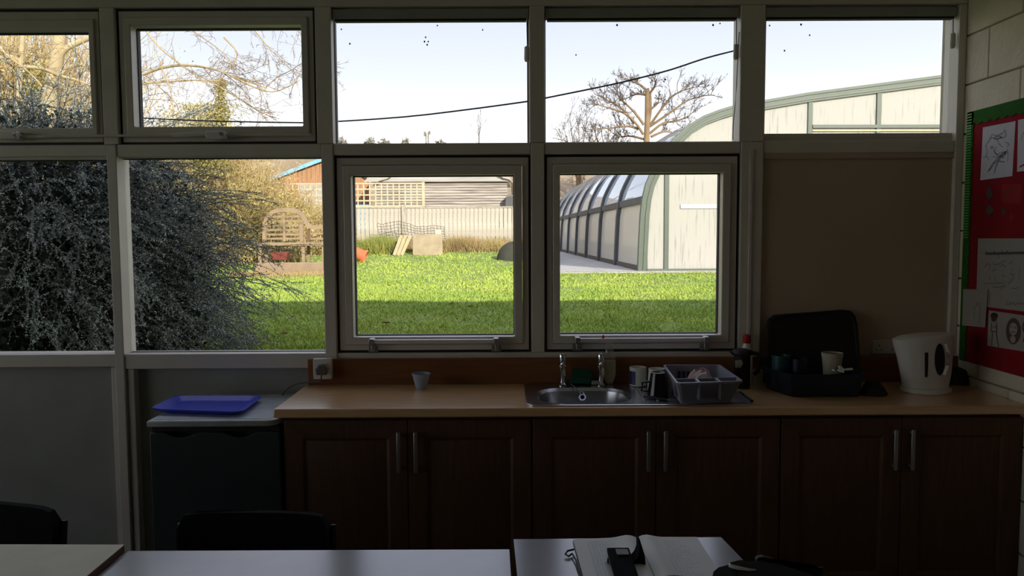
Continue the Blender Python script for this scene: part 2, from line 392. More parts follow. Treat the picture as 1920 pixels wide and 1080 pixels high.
# window wall: timber grid
wf = sroot('wall_front')
PY0, PY1 = YW - .035, YW + .09
def post(x0, x1, z0, z1, y0=PY0, y1=PY1, m='paint', name='post'): return obj(name, B(x0, x1, y0, y1, z0, z1), M[m], wf, bevel=.004)
post(-2.93, -2.86, 0, zT); post(-3.95, -3.87, 0, zT); post(-4.97, -4.89, 0, zT); post(A0, A1, zM1, zT); post(B0, B1, zM1, zT); post(C0, C1, zM1, zT); post(D0, D1, zM1, zT); post(a0, a1, 0, zM1 - .001); post(b0, b1, 1.0, zM1 - .001); post(c0, c1, zS, zM1 - .001); post(d0, D1, zS, zM1 - .001); post(E0, E1 - .001, 1.03, zT)
post(XL + .001, XR - .001, zT, 2.779, name='head_rail')
for a, b in ((XL, -4.97), (-4.89, -3.95), (-3.87, -2.93), (-2.86, a0), (a1, b0), (b1, c0), (c1, d0), (D1, E0)): post(a + .001, b - .001, zM0, zM1, y0=PY0 + .006, name='transom')
post(-2.86, a0 - .001, .985, zS, y0=PY0 + .006, name='sill_rail'); post(a1 + .001, b0, .975, zS, y0=PY0 + .006, name='sill_rail')
post(b1 + .001, D1, 1.02, zS, y0=PY0 + .006, name='sill_rail')
obj('lower_core', B(XL, XR, YW + .065, YW + .15, 0, 1.0), M['brick'], wf)
obj('dado_panel', B(-2.86, a0, YW + .03, YW + .06, 0, .984), M['dado'], wf)
obj('dado_panel', B(a1, B1 + .8, YW + .03, YW + .06, 0, .974), M['dado'], wf)
obj('dado_panel', B(XL + .001, -2.93, YW + .03, YW + .06, 0, 1.0), M['dado'], wf)
post(XL + .001, -2.931, .985, zS, y0=PY0 + .006, name='sill_rail')
obj('cover_strip', B(a1 + .004, a1 + .037, YW - .02, YW + .03, 0, .974), M['paint'], wf, bevel=.004)
obj('cover_strip', B(a0 - .03, a0, YW - .015, YW + .03, 0, .984), M['paint'], wf, bevel=.004)
obj('infill_panel', B(D1 - .002, XR - .002, YW - .012, YW + .03, .9, 1.965), M['infill'], wf, bevel=.002)
obj('infill_head', B(D1 + .0, XR - .002, YW - .024, YW + .0, 1.955, 2.035), M['infill'], wf, bevel=.004)
obj('cover_strip', B(D1 - .066, D1 - .05, YW - .045, YW - .0355, 1.03, 2.0), M['paint'], wf, bevel=.003)

WINL = [0]
def window(x0, x1, z0, z1, gl, sash=True):
    """opening x0..x1, z0..z1; gl = glass rectangle"""
    WINL[0] += 1; r = sroot('window_%d' % WINL[0]); gx0, gx1, g0, g1 = gl
    e = .003
    if sash:
        obj('gap_seal', MB().ring(x0 + .001, x1 - .001, z0 + .001, z1 - .001, .012, YW - .012, YW + .07), M['gasket'], r)
        wd_l, wd_t, wd_r, wd_b = gx0 - x0 - .012, z1 - g1 - .012, x1 - gx1 - .012, g0 - z0 - .012
        def frame(f0, f1, ya, yb):
            mb = MB(); X0, X1, Z0, Z1 = x0 + .012 + wd_l * f0, x1 - .012 - wd_r * f0, z0 + .012 + wd_b * f0, z1 - .012 - wd_t * f0
            U0, U1, V0, V1 = x0 + .012 + wd_l * f1, x1 - .012 - wd_r * f1, z0 + .012 + wd_b * f1, z1 - .012 - wd_t * f1
            q = lambda A, Bb, C_, D_, y: [(A, y, C_), (Bb, y, C_), (Bb, y, D_), (A, y, D_)]
            o4, i4 = q(X0, X1, Z0, Z1, ya), q(U0, U1, V0, V1, ya); o5, i5 = q(X0, X1, Z0, Z1, yb), q(U0, U1, V0, V1, yb)
            mb.add(o4 + i4 + o5 + i5, [(i, (i + 1) % 4, 4 + (i + 1) % 4, 4 + i) for i in range(4)] + [(8 + i, 12 + i, 12 + (i + 1) % 4, 8 + (i + 1) % 4) for i in range(4)]
                   + [(i, 8 + i, 8 + (i + 1) % 4, (i + 1) % 4) for i in range(4)] + [(4 + i, 4 + (i + 1) % 4, 12 + (i + 1) % 4, 12 + i) for i in range(4)])
            return mb
        obj('frame', frame(0, .42, YW - .018, YW + .07), M['upvc'], r, bevel=.003)
        obj('sash', frame(.45, 1, YW - .032, YW + .066), M['upvc'], r, bevel=.005)
    else:
        mb = MB().ring(gx0 - .022, gx1 + .022, g0 - .02, g1 + .02, .02, YW + .0, YW + .06)
        for q_ in ((x0, gx0 - .022, z0, z1), (gx1 + .022, x1, z0, z1), (gx0 - .022, gx1 + .022, z0, g0 - .02), (gx0 - .022, gx1 + .022, g1 + .02, z1)):
            if q_[1] - q_[0] > .002 and q_[3] - q_[2] > .002: mb.box(q_[0], q_[1], YW + .001, YW + .06, q_[2], q_[3])
        obj('glazing_bead', mb, M['upvc'], r, bevel=.002)
    obj('gasket', MB().ring(gx0 - .004, gx1 + .004, g0 - .004, g1 + .004, .008, YW + .03, YW + .06), M['gasket'], r)
    obj('glass_pane', B(gx0, gx1, YW + .043, YW + .047, g0, g1), M['glass'], r)
    return r
# upper row
YB0, YSF = YW, YW - .032                               # front of fixed beads, front of the opening sashes
w1 = window(-2.86, A0, zM1, zT, (-2.72, fx(169, 150, YSF), fz(240, 100, YSF), fz(63, 100, YGL)))
w2 = window(A1, B0, zM1, zT, (fx(262, 150, YGL), fx(566, 150, YSF), fz(237, 420, YSF), fz(55, 420, YGL)))
w3 = window(B1, C0, zM1, zT, (fx(629, 150, YGL), fx(990, 150, YGL), fz(269, 800, YB0), 2.63), False)
w4 = window(C1, D0, zM1, zT, (fx(1022, 150, YB0), fx(1383, 150, YGL), fz(266, 1200, YB0), 2.63), False)
w5 = window(D1, E0, zM1, zT, (fx(1436, 150, YB0), fx(1784, 150, YGL), fz(250, 1600, YB0), 2.63), False)
w6 = window(-2.86, a0, zS, zM0, (-2.83, a0 - .003, fz(664, 100, YGL), fz(301, 100, YGL)), False)
w7 = window(a1, b0, zS, zM0, (fx(238, 480, YGL), b0 - .003, fz(660, 420, YGL), fz(297, 420, YGL)), False)
w8 = window(b1, c0, zS, zM0, (fx(666, 480, YGL), fx(964, 480, YSF), fz(628, 810, YGL), fz(330, 810, YGL)))
w9 = window(c1, d0, zS, zM0, (fx(1050, 480, YSF), fx(1346, 480, YGL), fz(625, 1200, YGL), fz(326, 1200, YGL)))
for a_, b_ in ((XL + .01, -4.97), (-4.89, -3.95), (-3.87, -2.93)):
    window(a_, b_, zM1, zT, (a_ + .03, b_ - .012, zM1 + .04, zT - .04), False); window(a_, b_, zS, zM0, (a_ + .03, b_ - .012, zS + .04, zM0 - .04), False)
for wn, x0_, x1_, pl_ in ((w3, B1, C0, ((798, 70), (796, 78), (803, 78), (801, 84), (820, 48), (656, 82), (905, 56), (640, 55))), (w4, C1, D0, ((1157, 47), (1337, 47), (1245, 153), (1247, 149), (1080, 103), (1350, 44))), (w5, D1, E0, ((1502, 46), (1471, 95), (1518, 66), (1443, 48)))):
    dm_ = MB()
    for px, py in pl_:
        c_ = P(px, py, YW + .041); r_ = .0035 * (1 + .5 * ((px * 7) % 5) / 5); dm_.lathe([(r_, 0), (r_ * .9, .001)], (0, 0, 0), 7, sx=.8).xf(Matrix.Identity(4)) if False else dm_.add([(c_.x + r_ * math.cos(a_), c_.y, c_.z + r_ * 1.2 * math.sin(a_)) for a_ in np.linspace(0, 2 * math.pi, 8)[:-1]], [tuple(range(7))])
    obj('dirt_specks', dm_, M['plug'], wn)['kind'] = 'stuff'
# friction-stay bars on the two lower casements
def stay_bar(label, px0, px1, py):
    a, b = P(px0, py, YW - .07), P(px1, py, YW - .07); c = (a + b) / 2
    t = thing('window_handle_bar', label, 'handle', (c.x, YW - .033, c.z), 'handle bars on the lower windows')
    obj('bar', B(a.x, b.x, YW - .085, YW - .065, c.z - .007, c.z + .012), M['alu'], t, bevel=.004)
    for p in (a, b):
        obj('bracket', MB().box(p.x - .012, p.x + .012, YW - .09, YW - .033, c.z - .014, c.z + .016).box(p.x - .006, p.x + .014, YW - .06, YW - .033, c.z - .05, c.z - .014), M['satin'], t, bevel=.003)
        obj('fixing_plate', B(p.x - .022, p.x + .024, YW - .038, YW - .033, c.z - .052, c.z - .022), M['satin'], t, bevel=.001)
    return t
stay_bar('grey metal bar across the bottom of the left casement, above the worktop', 697, 930, 641)
stay_bar('grey metal bar across the bottom of the casement behind the taps', 1083, 1324, 638)

# winding gear of the two top hung lights
wg = thing('winding_rod', 'thin horizontal cable rod joining the winders of the two upper left windows', 'rod', (-1.4, YW - .05, 2.09))
obj('rod', MB().tube([(-2.85, YW - .05, WZ(262, 0)), (A0, YW - .05, WZ(257, 200)), (B0 - .02, YW - .05, WZ(255, 590))], .006), M['paint'], wg, smooth=True)
for k, (pa, pb, lab) in enumerate(((-60, 33, 'pale winder handle under the top left window'), (322, 422, 'pale winder handle under the second upper window'))):
    a, b = P(pa, 254, YW - .07), P(pb, 252, YW - .07); z = (a.z + b.z) / 2
    t = thing('window_winder', lab, 'winder', ((a.x + b.x) / 2, YW - .033, z), 'winder handles on the upper left windows')
    obj('gear_box', B(b.x - .085, b.x, YW - .085, YW - .033, z - .02, z + .016), M['white'], t, bevel=.005)
    obj('crank_arm', MB().bar((a.x, YW - .075, z - .002), (b.x - .08, YW - .075, z + .004), .012, .016), M['white'], t, bevel=.004)
    obj('pivot', MB().tube([(b.x - .01, YW - .095, z + .002), (b.x - .01, YW - .033, z + .002)], .009), M['satin'], t, smooth=True)

# roller blinds rolled up in the heads of the three fixed lights
for (x0, x1, lab, cx, cz, wt) in ((B1 + .004, C0 - .004, 'rolled-up roller blind at the head of the middle upper window', P(988, 102, YW - .02).x, P(988, 102, YW).z, 'white'),
                              (C1 + .004, D0 - .004, 'rolled-up roller blind at the head of the upper window with the bare oak', P(1381, 98, YW - .02).x, P(1381, 98, YW).z, 'cream'),
                              (D1 + .004, E0 - .004, 'rolled-up roller blind at the head of the upper window next to the block wall', P(1788, 77, YW - .02).x, P(1788, 77, YW).z, 'cream')):
    t = thing('roller_blind', lab, 'blind', ((x0 + x1) / 2, YW, 2.62), 'roller blinds on the upper windows')
    obj('headrail', B(x0, x1, YW - .02, YW + .028, fz(41, 900, YW + .02) + .006, zT - .008), M['dado'], t, bevel=.004)
    obj('bottom_bar', B(x0 + .01, x1 - .01, YW - .014, YW + .02, fz(41, 900, YW + .02) - .004, fz(41, 900, YW + .02) + .006), M['dark'], t, bevel=.002)
    obj('cord', MB().tube([(cx, YW - .01, 2.60), (cx + .002, YW - .01, cz + .03)], .0022, 6), M['cord'], t, smooth=True)
    obj('cord_weight', MB().lathe([(.004, .036), (.012, .03), (.013, -.025), (.009, -.036)], (cx, YW - .012, cz), 12), M[wt], t, smooth=True)
sag = MB().tube([P(1386, 60, YW - .02), P(1381, 160, YW - .02), P(1378, 200, YW - .025), P(1375, 230, YW - .025), P(1374, 262, YW - .02)], .002, 6)
tag(obj('loose_cord', sag, M['cord'], smooth=True), 'thin dark loose cord hanging beside the post right of the oak window', 'cord')

# ------------------------------------------------------------------ worktop, cabinets
zW, YF = .9, 3.15
X0w = -.98
sx0, sx1, sy0, sy1 = .065, .985, 3.185, 3.62          # sink cut-out
bx0, bx1, by0, by1 = .075, .515, 3.215, 3.585
xs = [X0w, sx0 + .02, sx1 - .02, XR - .002]; ys = [YF, sy0 + .02, sy1 - .02, YW]
mb = MB(); idx = {}
for k, z in enumerate((zW - .038, zW)):
    for i, x in enumerate(xs):
        for j, y in enumerate(ys): idx[(i, j, k)] = len(mb.v); mb.v.append((x, y, z))
for i in range(3):
    for j in range(3):
        if (i, j) == (1, 1): continue
        for k in (0, 1): mb.f.append((idx[(i, j, k)], idx[(i + 1, j, k)], idx[(i + 1, j + 1, k)], idx[(i, j + 1, k)]))
def side(a, b): mb.f.append((idx[(*a, 0)], idx[(*b, 0)], idx[(*b, 1)], idx[(*a, 1)]))
for i in range(3): side((i, 0), (i + 1, 0)); side((i, 3), (i + 1, 3)); side((0, i), (0, i + 1)); side((3, i), (3, i + 1))
for a, b in (((1, 1), (2, 1)), ((2, 1), (2, 2)), ((2, 2), (1, 2)), ((1, 2), (1, 1))): side(a, b)
tag(obj('worktop', mb, M['worktop'], bevel=.006, loc=(.56, 3.44, zW - .038), segs=3), 'long beech laminate kitchen worktop under the windows', 'worktop')
tag(obj('upstand', B(X0w + .01, XR - .003, YW - .055, YW - .036, zW, 1.022), M['upstand'], bevel=.002, loc=(.56, YW - .045, zW)), 'reddish wooden upstand board running along the back of the worktop', 'upstand')

def cabinet(x0, x1, label):
    t = thing('base_cabinet', label, 'cabinet', ((x0 + x1) / 2, 3.45, 0), 'base cabinets under the worktop')
    obj('carcass', MB().box(x0 + .001, x0 + .019, 3.20, 3.705, .1, .86).box(x1 - .019, x1 - .001, 3.20, 3.705, .1, .86).box(x0 + .019, x1 - .019, 3.20, 3.705, .1, .118).box(x0 + .019, x1 - .019, 3.69, 3.705, .118, .86).box(x0 + .019, x1 - .019, 3.20, 3.215, .78, .86), M['door'], t)
    obj('plinth', B(x0 + .001, x1 - .001, 3.24, 3.26, 0, .1), M['door'], t)
    xm = (x0 + x1) / 2
    for s, (a, b) in enumerate(((x0 + .002, xm - .002), (xm + .002, x1 - .002))):
        z0, z1, fr = .105, .845, .075
        m_ = MB(); Y0, Y1, Y2 = 3.178, 3.187, 3.197
        rings = []
        for ins, y in ((0, Y2), (0, Y0), (fr, Y0), (fr + .012, Y1), (fr + .03, Y0 + .004)):
            rings.append([(a + ins, y, z0 + ins), (b - ins, y, z0 + ins), (b - ins, y, z1 - ins), (a + ins, y, z1 - ins)])
        m_.loft(rings)
        d = obj('door', m_, M['door'], t, bevel=.002)
        hx = (b - .033) if s == 0 else (a + .033)
        obj('handle', MB().box(hx - .008, hx + .008, 3.150, 3.158, .63, .80).box(hx - .006, hx + .006, 3.157, 3.179, .64, .652).box(hx - .006, hx + .006, 3.157, 3.179, .778, .79), M['satin'], d, bevel=.003)
    return t
cabinet(-.948, .078, 'brown two-door base cabinet at the left end, beside the fridge')
cabinet(.081, 1.108, 'brown two-door base cabinet in the middle, below the sink')
cabinet(1.111, XR - .004, 'brown two-door base cabinet at the right end, by the block wall')

# ------------------------------------------------------------------ fridge, tray, socket
fx0, fx1, fy0, fy1, fz = -1.505, -.955, 3.16, 3.70, .85
t = thing('fridge', 'dark grey undercounter fridge with pale grey top, left of the worktop', 'fridge', (-1.23, 3.43, 0))
obj('body', B(fx0 + .01, fx1, fy0 + .05, fy1, .02, fz - .025), M['fridge'], t, bevel=.006)
obj('top_panel', MB().prism([(fx0, fy0), (fx1 - .05, fy0), (fx1 - .02, fy0 + .02), (fx1, fy0 + .07), (fx1, fy1), (fx0, fy1)], fz - .025, fz, 'z'), M['fridgeedge'], t, bevel=.005)
obj('top_inlay', B(fx0 + .02, fx1 - .05, fy0 + .03, fy1 - .02, fz, fz + .0015), M['fridgetop'], t)
dm = MB(); pr = [(fx0 + .008, .06), (fx1 - .005, .06), (fx1 - .005, .80), (fx1 - .06, .80)]
for u in np.linspace(0, 1, 9): pr.append((fx1 - .10 - .14 * u, .80 - .022 * math.sin(math.pi * u)))
for u in np.linspace(0, 1, 9): pr.append((fx1 - .34 - .14 * u, .80 - .022 * math.sin(math.pi * u)))
pr += [(fx0 + .008, .80)]
obj('door', dm.prism(pr, fy0 + .005, fy0 + .045, 'y'), M['fridge'], t, bevel=.004)
obj('grip_recess', B(fx0 + .012, fx1 - .01, fy0 + .02, fy0 + .05, .802, .822), M['dark'], t)
for xx in (fx0 + .05, fx1 - .05):
    for yy in (fy0 + .1, fy1 - .06): obj('foot', MB().lathe([(.018, 0), (.016, .02)], (xx, yy, 0), 12), M['dark'], t)

cn = [G(283, 773, fz + .008), G(452, 779, fz + .008), G(491, 748, fz + .008), G(332, 748, fz + .008)]
c0 = sum(cn, Vector()) / 4
def roundpoly(c4, f, s=1.0, ctr=None):
    ctr = ctr or sum(c4, Vector()) / 4; q = [ctr + (p - ctr) * s for p in c4]; o = []
    for i in range(4):
        p, a, b = q[i], q[i - 1], q[(i + 1) % 4]
        o += [p + (a - p) * f, p + (a - p) * f * .35 + (b - p) * f * .35 * .6, p + (b - p) * f]
    return o
def zs(pl, z): return [(p[0], p[1], z) for p in pl]
rg = [zs(roundpoly(cn, .10, .80), fz + .0015), zs(roundpoly(cn, .12, .86), fz + .003), zs(roundpoly(cn, .13, 1.0), fz + .024), zs(roundpoly(cn, .13, 1.035), fz + .025), zs(roundpoly(cn, .13, 1.035), fz + .021),
      ]
inner = [zs(roundpoly(cn, .13, .99), fz + .0235), zs(roundpoly(cn, .12, .85), fz + .0065), zs(roundpoly(cn, .10, .80), fz + .005)]
tm = MB(); tm.loft([rg[0], rg[1], zs(roundpoly(cn, .13, 1.02), fz + .019), rg[4], rg[3], rg[2]] + inner)
tag(obj('serving_tray', tm, M['blue'], smooth=True, loc=(c0.x, c0.y, fz), angle=50), 'blue plastic serving tray lying on top of the fridge', 'tray')

YS = YW - .058
a, b = P(587, 673, YS - .03), P(622, 711, YS - .03)
t = thing('socket_outlet', 'white surface-mounted single socket with a grey plug in it, left end of upstand', 'socket', ((a.x + b.x) / 2, YS, b.z))
obj('box', B(a.x, b.x, YS - .032, YS, b.z, a.z), M['white'], t, bevel=.003)
xm = (a.x + b.x) / 2; zm = (a.z + b.z) / 2
obj('switch', B(xm + .008, xm + .024, YS - .036, YS - .032, zm + .018, zm + .032), M['white'], t, bevel=.001)
obj('screw', MB().tube([(xm + .03, YS - .0335, zm), (xm + .03, YS - .032, zm)], .003), M['satin'], t); obj('screw', MB().tube([(xm - .032, YS - .0335, zm), (xm - .032, YS - .032, zm)], .003), M['satin'], t)
pc = P(603, 694, YS - .05)
t = thing('power_plug', 'grey plug with trailing flex pushed into the single socket', 'plug', (pc.x, YS - .033, pc.z))
pl = [(pc.x - .024, pc.z - .022), (pc.x + .024, pc.z - .022), (pc.x + .026, pc.z + .004), (pc.x + .012, pc.z + .027), (pc.x - .012, pc.z + .027), (pc.x - .026, pc.z + .004)]
obj('body', MB().prism(pl, YS - .065, YS - .034, 'y'), M['plug'], t, bevel=.005)
fl = [tuple(v) for v in (P(603, 703, YS - .05), P(602, 711, YS - .05), P(598, 716, YS - .045), P(585, 717, YS - .04), P(572, 717, YS - .035), P(556, 720, YS - .03), P(543, 726, YS - .02), P(533, 735, YS - .01), P(528, 745, YS + .0))]
obj('flex', MB().tube(fl, .0035), M['cord'], t, smooth=True)

# double socket on the infill board
a, b = P(1637, 638, YW - .02), P(1690, 663, YW - .02)
t = thing('socket_outlet', 'cream double wall socket on the beige board behind the kettle', 'socket', ((a.x + b.x) / 2, YW - .013, b.z))
obj('plate', B(a.x, b.x, YW - .022, YW - .0125, b.z, a.z), M['cream'], t, bevel=.002)
hm = MB()
for cx in (a.x + .028, b.x - .035):
    zc = (a.z + b.z) / 2 - .004
    hm.box(cx - .002, cx + .002, YW - .0226, YW - .0222, zc + .008, zc + .016); hm.box(cx - .014, cx - .008, YW - .0226, YW - .0222, zc - .010, zc - .006); hm.box(cx + .008, cx + .014, YW - .0226, YW - .0222, zc - .010, zc - .006)
obj('pin_holes', hm, M['dark'], t)['kind'] = 'stuff'

# ------------------------------------------------------------------ sink with taps
t = thing('sink', 'stainless steel inset sink with drainer and two pillar taps', 'sink', (.52, 3.4, zW))
def rrect(x0, x1, y0, y1, r, n=6):
    o = []
    for cx, cy, a0 in ((x1 - r, y1 - r, 0), (x0 + r, y1 - r, 90), (x0 + r, y0 + r, 180), (x1 - r, y0 + r, 270)):
        for i in range(n + 1):
            an = math.radians(a0 + 90 * i / n); o.append((cx + r * math.cos(an), cy + r * math.sin(an)))
    return o
so = rrect(.055, 1.0, 3.175, 3.658, .05); si = rrect(.06, .995, 3.18, 3.653, .045)
sb = MB(); r0 = zs(so, zW + .001); r1 = zs(so, zW + .005); r2 = zs(si, zW + .006); r3 = zs(rrect(.072, .983, 3.192, 3.641, .04), zW + .002)
bo = rrect(bx0 + .03, bx1, by0, by1 - .03, .13); bi = rrect(bx0 + .045, bx1 - .015, by0 + .015, by1 - .045, .12)
bb = rrect(bx0 + .06, bx1 - .03, by0 + .03, by1 - .06, .11)
sb.loft([r0, r1, r2, r3, zs(bo, zW + .002), zs(bi, zW - .01), zs(bb, zW - .12), zs([( .285 + (x - .285) * .25, 3.385 + (y - 3.385) * .25) for x, y in bb], zW - .13)], cap0=False, cap1=True)
obj('sink_top', sb, M['steel'], t, smooth=True, angle=25)
for k in range(7): obj('drainer_rib', MB().bar((.56 + k * .055, 3.26, zW + .0035), (.575 + k * .055, 3.56, zW + .0035), .010, .004), M['steel'], t, bevel=.0015)
obj('waste', MB().lathe([(.035, 0), (.037, .003), (.022, .003), (.020, -.002)], (.285, 3.385, zW - .1295), 24), M['chrome'], t, smooth=True)
wx = P(1092, 741, 3.50)
obj('overflow', MB().tube([(wx.x, 3.522, zW - .028), (wx.x, 3.50, zW - .030)], .017, 16), M['chrome'], t, smooth=True); obj('overflow_hole', MB().tube([(wx.x, 3.505, zW - .0295), (wx.x, 3.498, zW - .0302)], .010, 12), M['dark'], t)
for px, name in ((1055, 'tap'), (1127, 'tap')):
    bp = G(px, 719, zW + .004); x, y = bp.x, 3.615; s_ = 3.615 / bp.y; x = bp.x * s_; z = zW + .003
    tp = obj(name, MB().lathe([(.020, 0), (.021, .005), (.012, .012), (.0105, .06), (.012, .066), (.017, .078), (.018, .09), (.013, .098), (.013, .106)], (x, y, z), 20)
             .tube([(x, y, z + .083), (x, y - .03, z + .09), (x, y - .07, z + .078), (x, y - .078, z + .06)], .0095, 10), M['chrome'], t, smooth=True)
    obj('tap_head', MB().lathe([(.014, .103), (.017, .108), (.0175, .142), (.014, .150), (.004, .153)], (x, y, z), 16), M['chrome'], tp, smooth=True)
obj('plug_chain', MB().tube([G(1068, 718, zW + .01), G(1080, 728, zW + .012), (wx.x - .01, 3.50, zW - .02)], .0025, 6), M['satin'], t, smooth=True)

# things round the sink
def slabpoly(c4, z0, z1): return MB().hexa([(p.x, p.y, z0) for p in c4], [(p.x, p.y, z1) for p in c4])
t = thing('scouring_cloth', 'dark green cloth propped on the upstand between the taps', 'cloth', (.36, 3.65, zW))
a, b = P(1071, 690, 3.655), P(1113, 710, 3.655)
obj('folded_back', MB().hexa([(a.x, 3.635, zW + .006), (b.x, 3.635, zW + .006), (b.x, 3.66, zW + .006), (a.x, 3.66, zW + .006)], [(a.x + .005, 3.648, a.z), (b.x - .01, 3.648, a.z - .01), (b.x - .01, 3.662, a.z - .01), (a.x + .005, 3.662, a.z)]), M['green'], t, bevel=.006)
a, b = P(1063, 708, 3.62), P(1109, 721, 3.62)
obj('folded_front', B(a.x, b.x, 3.612, 3.634, zW + .006, zW + .032), M['green'], t, bevel=.008)
a = P(1109, 716, 3.615); b = P(1122, 716, 3.615)
tag(obj('soap_bar', B(a.x, b.x + .004, 3.60, 3.635, zW + .006, zW + .02), M['sheet2'], bevel=.004, loc=(a.x, 3.615, zW + .006)), 'small pale sponge block beside the right tap', 'sponge')

c = P(1142, 706, 3.645)
t = thing('washing_up_bottle', 'clear upturned washing-up liquid bottle behind the right tap', 'bottle', (c.x, 3.64, zW + .003))
pr = [(.016, .003), (.018, .012), (.028, .032), (.032, .058), (.032, .108), (.027, .135), (.020, .155), (.018, .176), (.012, .186)]
obj('bottle', MB().lathe(pr, (c.x, 3.635, zW), 24, sy=.6), M['clearp'], t, smooth=True)
obj('liquid', MB().lathe([(.014, .005), (.026, .034), (.030, .058), (.030, .115)], (c.x, 3.635, zW), 24, sy=.55), M['soap'], t, smooth=True)
obj('top_loop', MB().tube([(c.x - .018, 3.635, zW + .182), (c.x - .012, 3.635, zW + .198), (c.x + .008, 3.635, zW + .20), (c.x + .02, 3.635, zW + .182)], .0025, 6), M['ceram'], t, smooth=True)
c = P(1131, 632, YW - .078)
tag(obj('red_pin', MB().lathe([(.003, -.006), (.008, 0), (.008, .006), (.003, .010)], c, 12), M['red'], smooth=True, loc=tuple(c)), 'tiny red knob on top of the handle bar above the taps', 'knob')

def mug(name, label, px0, px1, pyt, pyb, m, base=(zW + .004), flare=1.0, handle=None, top=None, group=None, hm_=None, inside='ceram', cat='mug', Yc=None):
    g = G((px0 + px1) / 2, pyb, base); r = (px1 - px0) / 2 / F * (Yc or g.y + .035); Y = (Yc or g.y + r * .8)
    x = P((px0 + px1) / 2, pyb, Y).x; h = P(px0, pyt, Y).z - base
    t = thing(name, label, cat, (x, Y, base), group)
    rb = r * flare
    obj('body', MB().lathe([(rb * .92, 0), (rb, .003), ((r + rb) / 2, h / 2), (r, h), (r * .93, h), (r * .92, h - .003), ((r + rb) / 2 * .93, h / 2), (rb * .88, .006)], (x, Y, base), 32), M[m], t, smooth=True)
    if handle:
        s_ = -1 if handle in ('l', 'ld') else 1; z0 = .2 if handle == 'ld' else .3
        obj('handle', MB().tube([(x + s_ * rb * .85, Y - .01, base + h * (z0 + .42)), (x + s_ * (rb + .022), Y - .012, base + h * (z0 + .40)), (x + s_ * (rb + .026), Y - .012, base + h * (z0 + .05)), (x + s_ * rb * .9, Y - .01, base + h * (z0 - .02))], .0055, 8), M[hm_ or m], t, smooth=True)
    return t, x, Y, r, h
t, x, Y, r, h = mug('mug', 'white mug with a dark blue side panel, at the right end of the bowl', 1180, 1212, 688, 725, 'ceram', group='mugs on the drainer')
pm = MB(); n = 8
ring = lambda rr, z: [(x + rr * math.cos(an), Y + rr * math.sin(an), z) for an in [math.radians(180 + 2 + 62 * i / n) for i in range(n + 1)]]
A_, B_ = ring(r * 1.012, zW + .012), ring(r * 1.012, zW + h * .86)
pm.add(A_ + B_, [(i, i + 1, n + 2 + i, n + 1 + i) for i in range(n)]); obj('blue_panel', pm, M['navy'], t)
mug('mug', 'plain white mug standing behind the blue-panelled one', 1210, 1241, 680, 712, 'ceram', group='mugs on the drainer')
mug('tumbler', 'white tumbler hidden behind the upturned black mug', 1216, 1247, 691, 735, 'ceram', flare=1.15, group=None, cat='tumbler')
t, x, Y, r, h = mug('mug', 'black mug standing upside down on the drainer, handle to the left', 1220, 1246, 699, 743, 'blackgl', flare=1.55, handle='ld', group='mugs on the drainer')
obj('foot_rim', MB().lathe([(r * .98, 0), (r, .003), (r * .9, .004), (r * .88, 0)], (x, Y, zW + .004 + h), 24), M['satin'], t, smooth=True)

t = thing('cutlery_knife', 'steel table knife lying on the drainer in front of the black mug', 'knife', tuple(G(1240, 750, zW + .008)))
k0, k1, k2 = G(1207, 743, zW + .010), G(1250, 749, zW + .010), G(1292, 751, zW + .010)
obj('blade', MB().bar(k1, k2, .016, .002), M['steel'], t, bevel=.0005); obj('handle', MB().bar(k0, k1, .014, .006), M['dark'], t, bevel=.002)
t = thing('cutlery_knife', 'steel and black knife lying at the far right of the drainer beside the rack', 'knife', tuple(G(1400, 745, zW + .008)))
k0, k1, k2 = G(1386, 734, zW + .008), G(1397, 742, zW + .008), G(1410, 752, zW + .008)
obj('blade', MB().bar(k0, k1, .012, .002), M['steel'], t); obj('handle', MB().bar(k1, k2, .015, .007), M['dark'], t, bevel=.002)

# dish rack
zt = zW + .112
q = [G(1270, 718, zt), G(1392, 714, zt), G(1349, 684, zt), G(1245, 684, zt)]
zb = zW + .008
qc = sum(q, Vector()) / 4
bq = [qc + (p - qc) * .80 + Vector((0, .022, 0)) for p in q]
bq = [Vector((p.x, p.y + .0, zb)) for p in bq]
t = thing('dish_rack', 'grey plastic dish rack basin standing on the drainer', 'dish rack', (qc.x, qc.y, zb))
R4 = lambda c4, f, s, z: zs(roundpoly(c4, f, s), z)
bm_ = MB().loft([R4(bq, .06, .97, zb), R4(bq, .06, 1.0, zb + .004), R4(q, .05, .985, zt - .01), R4(q, .05, 1.03, zt - .008), R4(q, .05, 1.03, zt), R4(q, .05, .97, zt), R4(bq, .06, .96, zb + .006)])
obj('basin', bm_, M['rack'], t, smooth=True, angle=30)
qf0, qf1 = q[0], q[1]; dpt = (q[3] - q[0]) * .20; dpt2 = (q[2] - q[1]) * .20
obj('cutlery_divider', MB().hexa([(*(qf0 + dpt)[:2], zb + .03), (*(qf1 + dpt2)[:2], zb + .03), (*(qf1 + dpt2 * 1.08)[:2], zb + .03), (*(qf0 + dpt * 1.08)[:2], zb + .03)],
    [(*(qf0 + dpt)[:2], zt), (*(qf1 + dpt2)[:2], zt), (*(qf1 + dpt2 * 1.08)[:2], zt), (*(qf0 + dpt * 1.08)[:2], zt)]), M['rack'], t, bevel=.002)
